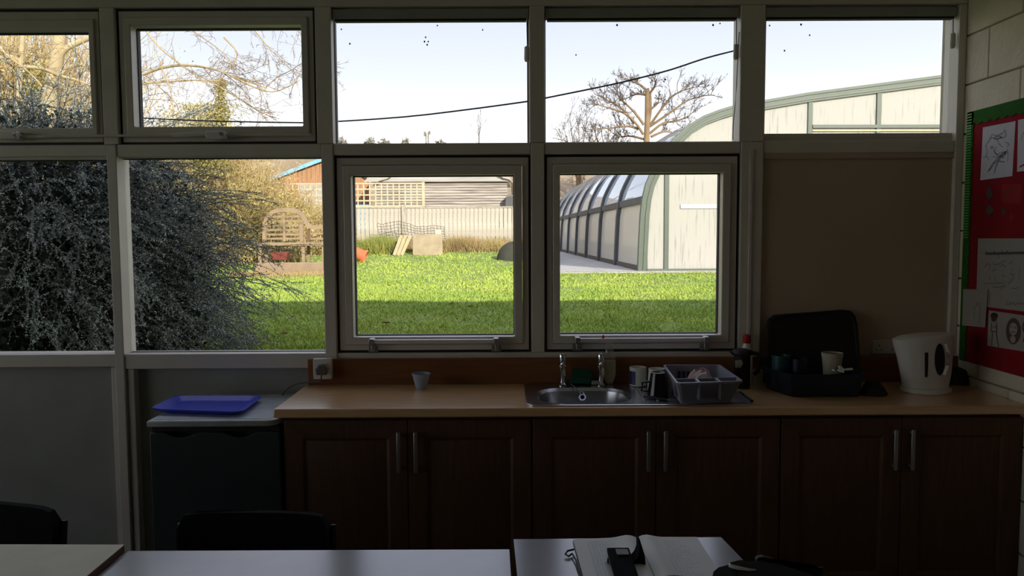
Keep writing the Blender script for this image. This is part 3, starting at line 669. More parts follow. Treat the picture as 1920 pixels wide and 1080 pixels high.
for f_ in (.34, .66):
    p0, p1 = qf0.lerp(qf1, f_), (qf0 + dpt).lerp(qf1 + dpt2, f_)
    obj('cutlery_divider', MB().hexa([(p0.x - .003, p0.y, zb + .03), (p0.x + .003, p0.y, zb + .03), (p1.x + .003, p1.y, zb + .03), (p1.x - .003, p1.y, zb + .03)],
        [(p0.x - .005, p0.y, zt), (p0.x + .005, p0.y, zt), (p1.x + .005, p1.y, zt), (p1.x - .005, p1.y, zt)]), M['rack'], t, bevel=.001)
for k in range(3):
    s0 = bq[3].lerp(bq[2], .2 + .1 * k); s0.z = zb + .05
    obj('drain_slot', B(s0.x - .006, s0.x + .006, s0.y - .012, s0.y - .008, zb + .03, zb + .08), M['dark'], t)
# crumpled pink cloth heaped in the rack
pc = P(1308, 700, qc.y - .02)
cm = MB(); rr = []; g_ = random.Random(4)
for j in range(9):
    th = j / 8 * math.pi / 2; rad = .062 * math.cos(th) + .002; zz = zb + .01 + .112 * math.sin(th)
    rr.append([(pc.x + rad * math.cos(a_ := 2 * math.pi * i / 26) * (1 + .2 * math.sin(9 * a_ + j)) + .02 * j / 8, pc.y + rad * .75 * math.sin(a_) * (1 + .12 * math.cos(5 * a_ + 2 * j)), zz + g_.uniform(-.012, .012)) for i in range(26)])
cm.loft(rr)
tag(obj('dish_cloth', cm, M['pink'], smooth=True, loc=(pc.x, pc.y, zb), angle=60), 'crumpled pale pink cloth heaped in the dish rack', 'cloth')
hp = [P(1306, 712, qc.y - .08), P(1309, 706, qc.y - .08), P(1316, 702, qc.y - .08), P(1324, 701, qc.y - .08)]
tag(obj('brush_handle', MB().tube(hp, .006, 8), M['ceram'], smooth=True, loc=tuple(hp[0])), 'short curved white handle lying on the pink cloth in the rack', 'brush')

# cafetiere, red-capped bottle, pots
g = G(1398, 727, zW); cx, cy = P(1393, 720, 3.55).x, 3.555
t = thing('cafetiere', 'tall black coffee pot with lid and side handle, right of the dish rack', 'coffee pot', (cx, cy, zW))
hh = P(1398, 655, cy).z - zW
obj('body', MB().lathe([(.036, 0), (.037, .006), (.036, hh * .8), (.038, hh * .86)], (cx - .004, cy, zW), 28), M['dark'], t, smooth=True)
obj('lid', MB().lathe([(.042, hh * .86), (.047, hh * .9), (.042, hh * .98), (.02, hh * 1.02)], (cx - .004, cy, zW), 28), M['dark'], t, smooth=True)
obj('spout', MB().hexa([(cx - .03, cy - .015, zW + hh * .8), (cx - .03, cy + .015, zW + hh * .8), (cx - .045, cy + .015, zW + hh * .92), (cx - .045, cy - .015, zW + hh * .92)],
                       [(cx - .05, cy - .006, zW + hh * .86), (cx - .05, cy + .006, zW + hh * .86), (cx - .066, cy + .006, zW + hh * .96), (cx - .066, cy - .006, zW + hh * .96)]), M['dark'], t)
obj('handle', MB().tube([(cx + .03, cy - .02, zW + hh * .93), (cx + .062, cy - .025, zW + hh * .9), (cx + .072, cy - .025, zW + hh * .7), (cx + .062, cy - .025, zW + hh * .45), (cx + .045, cy - .02, zW + hh * .36)], .009), M['dark'], t, smooth=True)
obj('label', MB().prism([(cx - .045, zW + hh * .56), (cx - .02, zW + hh * .56), (cx - .012, zW + hh * .68), (cx - .02, zW + hh * .76), (cx - .045, zW + hh * .74)], cy - .043, cy - .035, 'y'), M['sheet2'], t)
g = P(1400, 700, 3.625)
t = thing('sauce_bottle', 'white squeezy bottle with red cap behind the black coffee pot', 'bottle', (g.x, 3.632, zW))
zc = P(1400, 660, 3.62).z - zW; ze = P(1400, 627, 3.62).z - zW
obj('bottle', MB().lathe([(.026, 0), (.028, .01), (.028, zc - .02), (.023, zc + .015), (.015, zc + .036), (.013, zc + .042)], (g.x, 3.632, zW), 24), M['ceram'], t, smooth=True)
obj('cap', MB().lathe([(.017, zc + .040), (.019, zc + .045), (.018, ze - .006), (.008, ze)], (g.x, 3.632, zW), 20), M['red'], t, smooth=True)
mug('pot', 'small cream pot without handle, right of the black coffee pot', 1406, 1430, 693, 722, 'paper', base=zW, cat='pot')
mug('tumbler', 'tall pale plastic tumbler between the coffee pot and the dark tray', 1430, 1452, 673, 709, 'cream', base=zW, cat='tumbler')

# big dark tray leaning on the board
zb2 = zW + .002
def lean(px, py):   # on a plane leaning on the panel: foot at Y 3.60, top at Y 3.69
    a_ = P(px, py, 3.60); f_ = min(1, max(0, (a_.z - zb2) / .36)); return P(px, py, 3.60 + .06 * f_)
out_ = [(1446, 735), (1440, 690), (1438, 612), (1441, 600), (1452, 591), (1475, 589), (1530, 585), (1580, 581), (1596, 583), (1604, 592), (1608, 607), (1612, 650), (1615, 700), (1612, 735)]
ov = [lean(*p) for p in out_]; cc = sum(ov, Vector()) / len(ov)
for p in ov: p.z = max(p.z, zb2)
bk = [p + Vector((0, .018, 0)) for p in ov]; inn = [cc + (p - cc) * .93 for p in ov]; inb = [p + Vector((0, .012, 0)) for p in inn]
tag(obj('leaning_tray', MB().loft([bk, ov, inn, inb]), M['dark'], bevel=.002, loc=(cc.x, 3.62, zb2)), 'large black tray with rounded corners leaning against the beige board', 'tray')

# dark crate with cups in front of it
f0, f1 = G(1452, 739, zW), G(1650, 739, zW)
t = thing('storage_crate', 'low black oblong basket holding cups, in front of the leaning tray', 'basket', ((f0.x + f1.x) / 2 - .05, 3.44, zW))
cq = [Vector((f0.x + .05, 3.33, 0)), Vector((f1.x - .10, 3.33, 0)), Vector((f1.x - .13, 3.56, 0)), Vector((f0.x - .0, 3.56, 0))]
hC = .10
obj('basket', MB().loft([R4(cq, .12, .96, zW + .001), R4(cq, .12, 1.0, zW + .006), R4(cq, .10, 1.06, zW + hC), R4(cq, .10, 1.02, zW + hC), R4(cq, .12, .94, zW + .008)]), M['navyp'], t, smooth=True, angle=30)
t = thing('cable_coil', 'black lump of coiled lead at the right end of the basket', 'cable', (f1.x - .06, 3.37, zW))
pp = [(f1.x - .035 + (.055 - .006 * k) * math.cos(a_), 3.38 + (.045 - .004 * k) * math.sin(a_), zW + .007 + .009 * k) for k in range(6) for a_ in np.linspace(0, 2 * math.pi, 18)]
obj('coil', MB().tube(pp, .007, 6), M['dark'], t, smooth=True)
mug('beaker', 'dark teal plastic beaker at the left end of the black basket', 1447, 1480, 666, 715, 'teal', base=zW + .009, Yc=3.47, cat='beaker')
t, x, Y, r, h = mug('beaker', 'dark navy beaker beside the teal one in the black basket', 1482, 1512, 672, 715, 'navyp', base=zW + .009, Yc=3.45, cat='beaker')
x = P(1560, 680, 3.46).x; z1 = P(1560, 661, 3.46).z; z0 = zW + .009
t = thing('paper_cup', 'stack of pale paper cups standing in the black basket', 'cup', (x, 3.46, z0))
r = 19 / F * 3.46
obj('lower_cup', MB().lathe([(r * .68, 0), (r * .96, z1 - z0 - .02), (r, z1 - z0 - .018)], (x, 3.46, z0), 28), M['paper'], t, smooth=True)
obj('rim', MB().lathe([(r * .98, z1 - z0 - .018), (r * 1.03, z1 - z0 - .010), (r * 1.0, z1 - z0 - .008)], (x, 3.46, z0), 28), M['paper'], t, smooth=True)
obj('upper_cup', MB().lathe([(r * .98, z1 - z0 - .008), (r * 1.03, z1 - z0 - .002), (r, z1 - z0), (r * .95, z1 - z0), (r * .8, z1 - z0 - .05)], (x, 3.46, z0), 28), M['paper'], t, smooth=True)
x1 = P(1573, 690, 3.385).x; zt1 = P(1573, 690, 3.385).z
bowl = thing('sugar_bowl', 'small black bowl under the white sachets', 'bowl', (x1, 3.375, zW + .009))
obj('bowl', MB().lathe([(.030, 0), (.045, .02), (.052, .075), (.048, .075), (.040, .02)], (x1 + .005, 3.375, zW + .009), 24), M['dark'], bowl, smooth=True)
for k, (dx, dy, rz, lab) in enumerate(((-.028, -.006, .4, 'white sugar sachet leaning out at the left of the small bowl'), (-.006, -.012, -.5, 'white sugar sachet at the front of the small bowl'), (.016, .004, .9, 'white sugar sachet tilted up in the middle of the small bowl'), (.034, -.004, -.2, 'white sugar sachet at the right of the small bowl'), (.006, .02, 1.5, 'white sugar sachet at the back of the small bowl, by the paper cups'))):
    m_ = MB().box(-.014, .014, -.008, .008, -.004, .004).xf(Matrix.Translation((x1 + .005 + dx, 3.375 + dy, zt1 - .012 + .003 * k)) @ Matrix.Rotation(rz, 4, 'Z') @ Matrix.Rotation(.5 - .2 * k, 4, 'Y'))
    tag(obj('sugar_sachet', m_, M['ceram'], bevel=.002, loc=(x1 + dx, 3.375 + dy, zt1 - .012)), lab, 'sachet', 'sugar sachets by the paper cups')

# kettle
kc = G(1738, 741, zW); kx, ky = P(1738, 741, kc.y + .07).x, kc.y + .08
t = thing('kettle', 'white plastic jug kettle on its base at the right end of the worktop', 'kettle', (kx, ky, zW))
def W_(px, py): return P(px, py, ky)
lv = [(731, 1693, 1776, .84), (722, 1694, 1775, .84), (700, 1690, 1780, .86), (670, 1684, 1783, .86), (650, 1678, 1785, .85), (637, 1675, 1786, .85), (631, 1690, 1786, .8), (628, 1715, 1785, .75)]
rr = []; N = 40
for py, pa, pb, dp in lv:
    a_, b_ = W_(pa, py), W_(pb, py); c_ = (a_.x + b_.x) / 2; rx = (b_.x - a_.x) / 2; ry = min(.068, rx * dp)
    ring = []
    for i in range(N):
        an = 2 * math.pi * i / N; x = c_ + rx * math.copysign(abs(math.cos(an)) ** .82, math.cos(an)); y = ky + ry * math.copysign(abs(math.sin(an)) ** .9, math.sin(an))
        zz = a_.z
        if py == 637 : zz += (x - a_.x) / (2 * rx) * .018
        if py < 637: zz += (x - c_) / (2 * rx) * .006 + .004
        ring.append((x, y, zz))
    rr.append(ring)
obj('jug', MB().loft(rr), M['white'], t, smooth=True, angle=50)
def kfront(px, py, off=.0):
    """point on the front of the jug"""
    Yc_ = ky
    for _ in range(5):
        p = P(px, py, Yc_)
        k_ = (p.z - kz[0]) ; 
        for (z1, c1, r1, y1), (z2, c2, r2, y2) in zip(kprof, kprof[1:]):
            if z1 <= p.z <= z2:
                f_ = (p.z - z1) / (z2 - z1); c_ = c1 + (c2 - c1) * f_; rx = r1 + (r2 - r1) * f_; ry = y1 + (y2 - y1) * f_; break
        u = min(.98, abs((p.x - c_) / rx)) ** (1 / .82); Yc_ = ky - ry * math.sqrt(max(0, 1 - u * u)) ** .9
    return (p.x, Yc_ - off, p.z)
kprof = []
for py, pa, pb, dp in lv:
    a_, b_ = W_(pa, py), W_(pb, py); kprof.append((a_.z, (a_.x + b_.x) / 2, (b_.x - a_.x) / 2, min(.068, (b_.x - a_.x) / 2 * dp)))
kz = [kprof[0][0]]
def patch(poly_px, off=.0015):
    c_ = (sum(p[0] for p in poly_px) / len(poly_px), sum(p[1] for p in poly_px) / len(poly_px)); m_ = MB()
    vs = [kfront(*c_, off)] + [kfront(*p, off) for p in poly_px]; n = len(poly_px)
    vb = [(v[0], v[1] + .004, v[2]) for v in vs]
    m_.add(vs + vb, [(0, i + 1, (i + 1) % n + 1) for i in range(n)] + [(i + 1, n + 2 + i, n + 2 + (i + 1) % n, (i + 1) % n + 1) for i in range(n)]); return m_
obj('water_gauge', patch([(1734, 661), (1740, 661), (1740, 684), (1739, 707), (1734, 707), (1734, 684)]), M['dark'], t)
el = [(1762 + 9.5 * math.cos(a_), 674 + 30 * math.sin(a_)) for a_ in np.linspace(0, 2 * math.pi, 25)[:-1]]
obj('handle_dark_patch', patch(el), M['dark'], t)  # dark patch laid on the solid jug, painting the shaded gap inside the handle
hb = [kfront(1773, 645, .004), kfront(1777, 660, .006), kfront(1776, 685, .006), kfront(1770, 703, .004)]
obj('handle_grip', MB().tube(hb, .008, 10), M['white'], t, smooth=True)
obj('power_base', MB().lathe([(.085, 0), (.090, .004), (.088, .020), (.078, .024)], (kx - .002, ky, zW), 36, sx=(W_(1779, 735).x - W_(1688, 735).x) / 2 / .09), M['white'], t, smooth=True)
lid = W_(1745, 630)
obj('lid', MB().lathe([(.05, 0), (.048, .005), (.02, .009)], (lid.x, ky, lid.z + .001), 28, sx=.95), M['white'], t, smooth=True)
obj('flex', MB().tube([(kx + .09, ky, zW + .006), tuple(G(1800, 733, zW + .005)), tuple(G(1826, 727, zW + .005)), tuple(G(1840, 720, zW + .005))], .003, 6), M['sheet2'], t, smooth=True)
c = P(1797, 715, 3.60)
cl = MB(); rr = []
for j in range(7):
    th = j / 6 * math.pi / 2; rad = math.cos(th) + .03
    rr.append([(c.x + .062 * rad * math.cos(a_ := 2 * math.pi * i / 20) * (1 + .1 * math.sin(5 * a_)), 3.61 + .045 * rad * math.sin(a_) * (1 + .15 * math.cos(4 * a_)), zW + .001 + .075 * math.sin(th) + .006 * math.sin(3 * a_ + j)* (j > 0)) for i in range(20)])
tag(obj('tea_towel', cl.loft(rr), M['dark'], smooth=True, loc=(c.x, 3.61, zW)), 'dark crumpled cloth in the corner right of the kettle', 'cloth')

# blue-grey cup alone on the worktop
x = G(790, 731, zW); cy = x.y + .03; cx = P(790, 731, cy).x; rt = 17.5 / F * cy; hc = P(790, 700, cy).z - zW
t = thing('plastic_cup', 'small blue-grey tapered plastic cup alone on the left part of the worktop', 'cup', (cx, cy, zW))
obj('cup', MB().lathe([(rt * .55, 0), (rt * .58, .004), (rt * .8, hc * .55), (rt * .93, hc - .006), (rt, hc - .004), (rt, hc), (rt * .93, hc), (rt * .76, hc * .55), (rt * .52, .006)], (cx, cy, zW), 36), M['bluecup'], t, smooth=True)
for k in range(3): obj('ridge', MB().lathe([(rt * .85, 0), (rt * .875, .002), (rt * .86, .004)], (cx, cy, zW + hc * (.62 + .09 * k)), 36, cap0=False, cap1=False), M['bluecup'], t, smooth=True)

# ------------------------------------------------------------------ display board on the right wall
XB = XR - .004
def WB(px, py, off=0.): return XP(px, py, XB - off)
TL, TR_, BR_, BL_ = WB(1814, 212), WB(1990, 168), WB(1990, 742), WB(1800, 674)
z0, z1 = (BL_.z), (TL.z); yL = WB(1810, 400).y; yR = 2.35
t = thing('display_board', 'red display board with scalloped green border on the right block wall', 'display board', (XR, (yL + yR) / 2, z0))
obj('backing', B(XB - .003, XR, yR, yL, z0, z1), M['redpaper'], t)
def scallop(u0, u1, v_in, v_out, n, axis, side_):
    """strip between u0..u1 with a scalloped inner edge"""
    a_ = [(u0, v_out)]; k = n * 6
    for i in range(k + 1):
        f_ = i / k; a_.append((u0 + (u1 - u0) * f_, v_in + side_ * .009 * abs(math.sin(math.pi * n * f_))))
    a_.append((u1, v_out)); return a_
wd = .055
def strip(name, pl, m): obj(name, MB().prism(pl, XB - .007, XB - .003, 'x'), M[m], t)
strip('border_strip', scallop(yL - .0, yR, z1 - wd, z1, 22, 'y', -1), 'greenb')
strip('border_strip', scallop(yL, yR, z0 + wd * .7, z0, 22, 'y', 1) if False else [(yR, z0 - .01), (yR + .5, z0 - .01), (yR + .5, z0 + .03), (yR, z0 + .03)], 'greenb')
v_ = [(y, z) for z, y in scallop(z0, z1, yL - wd * .8, yL, 26, 'z', -1)]
strip('border_strip', v_, 'greenb')
cg = MB()
for k in range(46):
    zz = z1 - .012 - k * (z1 - z0) * .5 / 46; cg.box(XB - .0095, XB - .006, yL - wd * .72, yL - .003, zz - .0028, zz + .0028)
obj('corrugation_ridges', cg, M['greenc'], t)
def sheet(label, px4, m='sheet', off=.004, name='paper_sheet'):
    v = [WB(*p, off) for p in px4]; o2 = [(p.x + .0008, p.y, p.z) for p in v]; c_ = sum(v, Vector()) / 4
    tt = thing(name, label, 'drawing', tuple(c_), 'papers on the display board')
    obj('paper', MB().hexa(v, o2), M[m], tt); return tt
def strokes(tt, lines, m, wid=.0022, off=.0052, name='pencil_lines'):
    mb_ = MB()
    for L in lines:
        pts = [WB(*p, off) for p in L]
        for a_, b_ in zip(pts, pts[1:]):
            d = (b_ - a_); n_ = Vector((0, -d.z, d.y))
            if n_.length < 1e-6: continue
            n_ = n_.normalized() * wid / 2; d = d.normalized() * wid * .4
            mb_.add([a_ - n_ - d, b_ - n_ + d, b_ + n_ + d, a_ + n_ - d], [(0, 1, 2, 3)])
    o_ = obj(name, mb_, M[m], tt); o_['kind'] = 'stuff'
p1 = sheet('pencil drawing of a figure with raised ears, upper left sheet on the red board', [(1843, 239), (1904, 227), (1898, 330), (1838, 338)])
strokes(p1, [[(1848, 273), (1855, 263), (1860, 252), (1868, 254), (1874, 252), (1880, 250), (1884, 243), (1886, 253), (1883, 258), (1876, 258), (1868, 262), (1860, 258), (1857, 261)],
             [(1848, 273), (1851, 284), (1849, 293), (1854, 299)], [(1856, 276), (1861, 274), (1858, 279), (1864, 276)], [(1884, 266), (1892, 270), (1888, 276)],
             [(1888, 280), (1890, 290), (1889, 303)], [(1863, 280), (1866, 288), (1872, 292)], [(1868, 276), (1864, 284), (1870, 290), (1876, 286)], [(1844, 296), (1849, 293)],
             [(1861, 294), (1871, 294), (1880, 288)], [(1870, 262), (1873, 270), (1880, 276)], [(1875, 258), (1881, 258)]], 'pencil')
strokes(p1, [[(1852, 322), (1860, 308), (1870, 297), (1880, 289), (1887, 284)], [(1855, 320), (1864, 307), (1874, 297), (1886, 288)], [(1878, 286), (1887, 284), (1882, 292)], [(1864, 325), (1867, 312), (1872, 302), (1883, 304)], [(1874, 292), (1882, 296)], [(1866, 256), (1874, 255), (1879, 258), (1870, 260), (1863, 258)]], 'ink', .003)
p2 = sheet('sheet cut off by the picture edge, right of the figure drawing', [(1909, 225), (1975, 211), (1972, 316), (1907, 322)])
strokes(p2, [[(1914, 262), (1918, 250), (1926, 246)], [(1912, 312), (1920, 308)], [(1930, 250), (1945, 280), (1960, 300)]], 'pencil'); strokes(p2, [[(1912, 313), (1918, 309), (1924, 312)]], 'red', .005, name='red_mark')
pa_sheet = sheet('deep red paper patch in the middle of the red board', [(1879, 346), (1916, 344), (1914, 384), (1878, 379)], 'redpatch', .0035, 'paper_patch')
pb = thing('paint_mark', 'dark brown smudged paint mark on the red board below the figure drawing', 'mark', tuple(WB(1855, 380, .003)), 'smudges on the red board')
for k, (cx_, cy_, rx_, ry_, par) in enumerate(((1855, 362, 6, 12, pb), (1855, 394, 7, 9, pb), (1882, 397, 4, 7, None), (1896, 409, 5, 8, None))):
    if par is None:
        par = thing('paint_mark', ('small dark smudge on the red board left of the reddish one', 'reddish brown smudge on the red board above the headed sheet')[k - 2], 'mark', tuple(WB(cx_, cy_, .003)), 'smudges on the red board')
    vs = [WB(cx_ + rx_ * (1 + .25 * math.sin(3 * a_ + k)) * math.cos(a_), cy_ + ry_ * (1 + .2 * math.cos(4 * a_)) * math.sin(a_), .0042) for a_ in np.linspace(0, 2 * math.pi, 15)[:-1]]
    obj('smudge', MB().loft([vs, [(p.x + .0008, p.y, p.z) for p in vs]]), M['redpatch' if k == 3 else 'darkpatch'], par)
p3 = sheet('large white sheet with a handwritten black heading, lower middle of the red board', [(1834, 447), (1985, 447), (1985, 592), (1830, 573)], 'sheet2', .0045)
g_ = random.Random(3)
hd = []
for k in range(15):
    x_ = 1848 + 4.9 * k; hh_ = 7 if k in (0, 3, 6, 8) else 4
    hd.append([(x_, 478 - k * .12), (x_ + 1.2, 478 - hh_ - k * .12), (x_ + 2.4, 477 - k * .12), (x_ + 3.6, 474 - k * .12), (x_ + 4.6, 478 - k * .12 + (7 if k == 4 else 0))])
strokes(p3, hd, 'ink', .003, .0057, 'handwriting')
strokes(p3, [[(1845, 501), (1852, 494), (1856, 497), (1854, 507)], [(1862, 491), (1864, 496), (1872, 495), (1884, 489)], [(1860, 508), (1869, 505)], [(1874, 499), (1881, 496), (1886, 501)], [(1855, 518), (1856, 526)], [(1866, 517), (1867, 528)],
             [(1845, 532), (1868, 531), (1881, 530)], [(1860, 538), (1872, 539), (1884, 535), (1876, 544)], [(1892, 533), (1900, 524), (1901, 516), (1893, 512)], [(1890, 531), (1897, 522)], [(1897, 503), (1898, 508)], [(1911, 503), (1912, 512), (1910, 524)],
             [(1896, 540), (1904, 541), (1910, 539)], [(1878, 516), (1884, 518)], [(1892, 494), (1899, 490)], [(1856, 548), (1855, 570)]], 'pencil', .0022, .0057)
strokes(p3, [[(1888, 563), (1888, 571), (1892, 571), (1893, 567), (1896, 571), (1900, 567), (1903, 572), (1908, 568), (1912, 571), (1914, 566), (1916, 570), (1921, 569)]], 'brownink', .0026, .0057, 'handwriting')
p4 = sheet('small pale sheet overlapping the green border, lower left of the board', [(1806, 542), (1852, 543), (1847, 614), (1804, 610)], 'sheet2', .010)
strokes(p4, [[(1827, 595), (1826, 580), (1832, 570), (1839, 575), (1837, 590), (1835, 605)], [(1831, 569), (1835, 567), (1838, 570)]], 'pencil', .002, .0112)
p5 = sheet('sheet with two hand-drawn figures, lowest on the red board', [(1854, 582), (1980, 600), (1974, 668), (1851, 648)], 'sheet2', .0045)
def blob(tt, cx_, cy_, rx_, ry_, m, off=.0058, nm='drawn_shape'):
    vs = [WB(cx_ + rx_ * math.cos(a_), cy_ + ry_ * math.sin(a_), off) for a_ in np.linspace(0, 2 * math.pi, 17)[:-1]]
    obj(nm, MB().loft([vs, [(p.x + .0005, p.y, p.z) for p in vs]]), M[m], tt)
blob(p5, 1864, 592, 7, 6, 'ink'); blob(p5, 1863.5, 598, 5, 5, 'darkpatch', .0062); blob(p5, 1900, 621, 14, 25, 'brownink'); blob(p5, 1900, 617, 7.5, 12, 'sheet2', .0062); blob(p5, 1899, 636, 5, 7, 'sheet2', .0064)
strokes(p5, [[(1859, 606), (1858, 621), (1869, 622), (1868, 606)], [(1861, 622), (1859, 647)], [(1867, 622), (1872, 649)], [(1862, 612), (1867, 614)], [(1895, 612), (1898, 613)], [(1902, 614), (1905, 615)], [(1896, 622), (1903, 623)]], 'ink', .003, .0066)
strokes(p5, [[(1920, 604), (1917, 615), (1922, 626), (1919, 640)], [(1930, 606), (1936, 630), (1934, 655)]], 'ink', .006, .0066)

# ------------------------------------------------------------------ tables and chairs
def table(label, c4, z, m, me_, th=.024, name='classroom_table'):
    """c4 corner points far-left, far-right, near-right, near-left (x, y)"""
    cx_ = sum(p[0] for p in c4) / 4; cy_ = sum(p[1] for p in c4) / 4
    tt = thing(name, label, 'table', (cx_, cy_, 0), 'classroom tables in the foreground')
    obj('top', MB().prism([c4[3], c4[2], c4[1], c4[0]], z - .002, z, 'z'), M[m], tt)
    obj('top_edge', MB().prism([c4[3], c4[2], c4[1], c4[0]], z - th, z - .0022, 'z'), M[me_], tt)
    ctr = Vector((cx_, cy_))
    for p in c4:
        q_ = ctr + (Vector(p) - ctr) * .90
        obj('leg', MB().tube([(q_.x, q_.y, 0), (q_.x, q_.y, z - th)], .014, 10), M['leg'], tt, smooth=True)
    q4 = [ctr + (Vector(p) - ctr) * .90 for p in c4]
    obj('under_frame', MB().bar((*q4[0], z - th - .02), (*q4[1], z - th - .02), .02, .03).bar((*q4[2], z - th - .02), (*q4[3], z - th - .02), .02, .03).bar((*q4[1], z - th - .02), (*q4[2], z - th - .02), .02, .03).bar((*q4[3], z - th - .02), (*q4[0], z - th - .02), .02, .03), M['leg'], tt)
    return tt
zt1 = .72
def g2(px, py, z=zt1): p = G(px, py, z); return (p.x, p.y)
a, b = g2(241, 1033), g2(955, 1030); al = g2(183, 1080)
dl = Vector(al) - Vector(a); dl = dl.normalized(); ar = Vector(g2(958, 1080)) - Vector(b); ar.normalize()
table('grey laminate table in the middle foreground with window reflections', [a, b, tuple(Vector(b) + ar * .62), tuple(Vector(a) + dl * .62)], zt1, 'tabg', 'tabg')
a, b = g2(-330, 1020, .738), g2(233, 1021, .738); ar = (Vector(g2(162, 1080, .738)) - Vector(b)).normalized()
table('cream laminate table with brown edge at the lower left corner', [a, b, tuple(Vector(b) + ar * .60), tuple(Vector(a) + ar * .60)], .738, 'tabc', 'tabe')
a, b = g2(963, 1011), g2(1352, 1007); al = (Vector(g2(970, 1080)) - Vector(a)).normalized(); ar = (Vector(g2(1411, 1068)) - Vector(b)).normalized()
table('small grey laminate table at the right carrying the open notebook', [a, b, tuple(Vector(b) + ar * .9), tuple(Vector(a) + al * .9)], zt1, 'tabg', 'tabg')

def chair(label, cx_, cy_, rz, ztop, wd_=.46):
    tt = thing('classroom_chair', label, 'chair', (cx_, cy_, 0), 'black chairs behind the tables')
    R_ = Matrix.Translation((cx_, cy_, 0)) @ Matrix.Rotation(rz, 4, 'Z')
    n = 14; rr = []
    hw = wd_ / 2; zb_ = ztop - .30
    for j in range(7):          # padded back, slightly curved, rounded top corners
        f_ = j / 6; z = zb_ + (ztop - zb_) * f_; wj = hw * (1 if f_ < .85 else (1 - .04 * ((f_ - .85) / .15) ** 2 * 2)) * (.93 + .07 * min(1, f_ * 3)); th_ = .024 * (1 - .5 * (abs(f_ - .5) * 2) ** 4)
        ring = []
        for i in range(n):
            u = -1 + 2 * i / (n - 1); ring.append((wj * u, .02 - .012 * u * u - th_, z - (.008 * abs(u) ** 8 if j == 6 else 0)))
        for i in range(n):
            u = 1 - 2 * i / (n - 1); ring.append((wj * u, .02 - .012 * u * u + th_, z - (.008 * abs(u) ** 8 if j == 6 else 0)))
        rr.append(ring)
    obj('backrest', MB().loft(rr).xf(R_), M['blackfab'], tt, smooth=True, angle=50)
    st = MB().prism(rrect(-.22, .22, -.42, -.0, .05, 4), .43, .47, 'z').xf(R_)
    obj('seat', st, M['blackfab'], tt, bevel=.012)
    for s_ in (-1, 1):
        obj('back_upright', MB().tube([(s_ * (hw + .008), .0, .42), (s_ * (hw + .008), .03, ztop - .045)], .009, 8).xf(R_), M['leg'], tt, smooth=True)
        obj('leg', MB().tube([(s_ * .21, -.38, 0), (s_ * .20, -.36, .43)], .010, 8).xf(R_), M['leg'], tt, smooth=True)
        obj('leg', MB().tube([(s_ * .22, .08, 0), (s_ * .235, -.0, .43)], .010, 8).xf(R_), M['leg'], tt, smooth=True)
    return tt
cc = P(474, 963, 2.42); wdt = (P(617, 965, 2.42).x - P(332, 968, 2.42).x)
chair('black padded chair tucked behind the middle grey table', cc.x, 2.42, math.radians(-2), cc.z, wdt)
cc = P(-12, 950, 2.46)
chair('black padded chair behind the cream table at the left edge', cc.x, 2.46, math.radians(-12), P(60, 950, 2.44).z, .46)

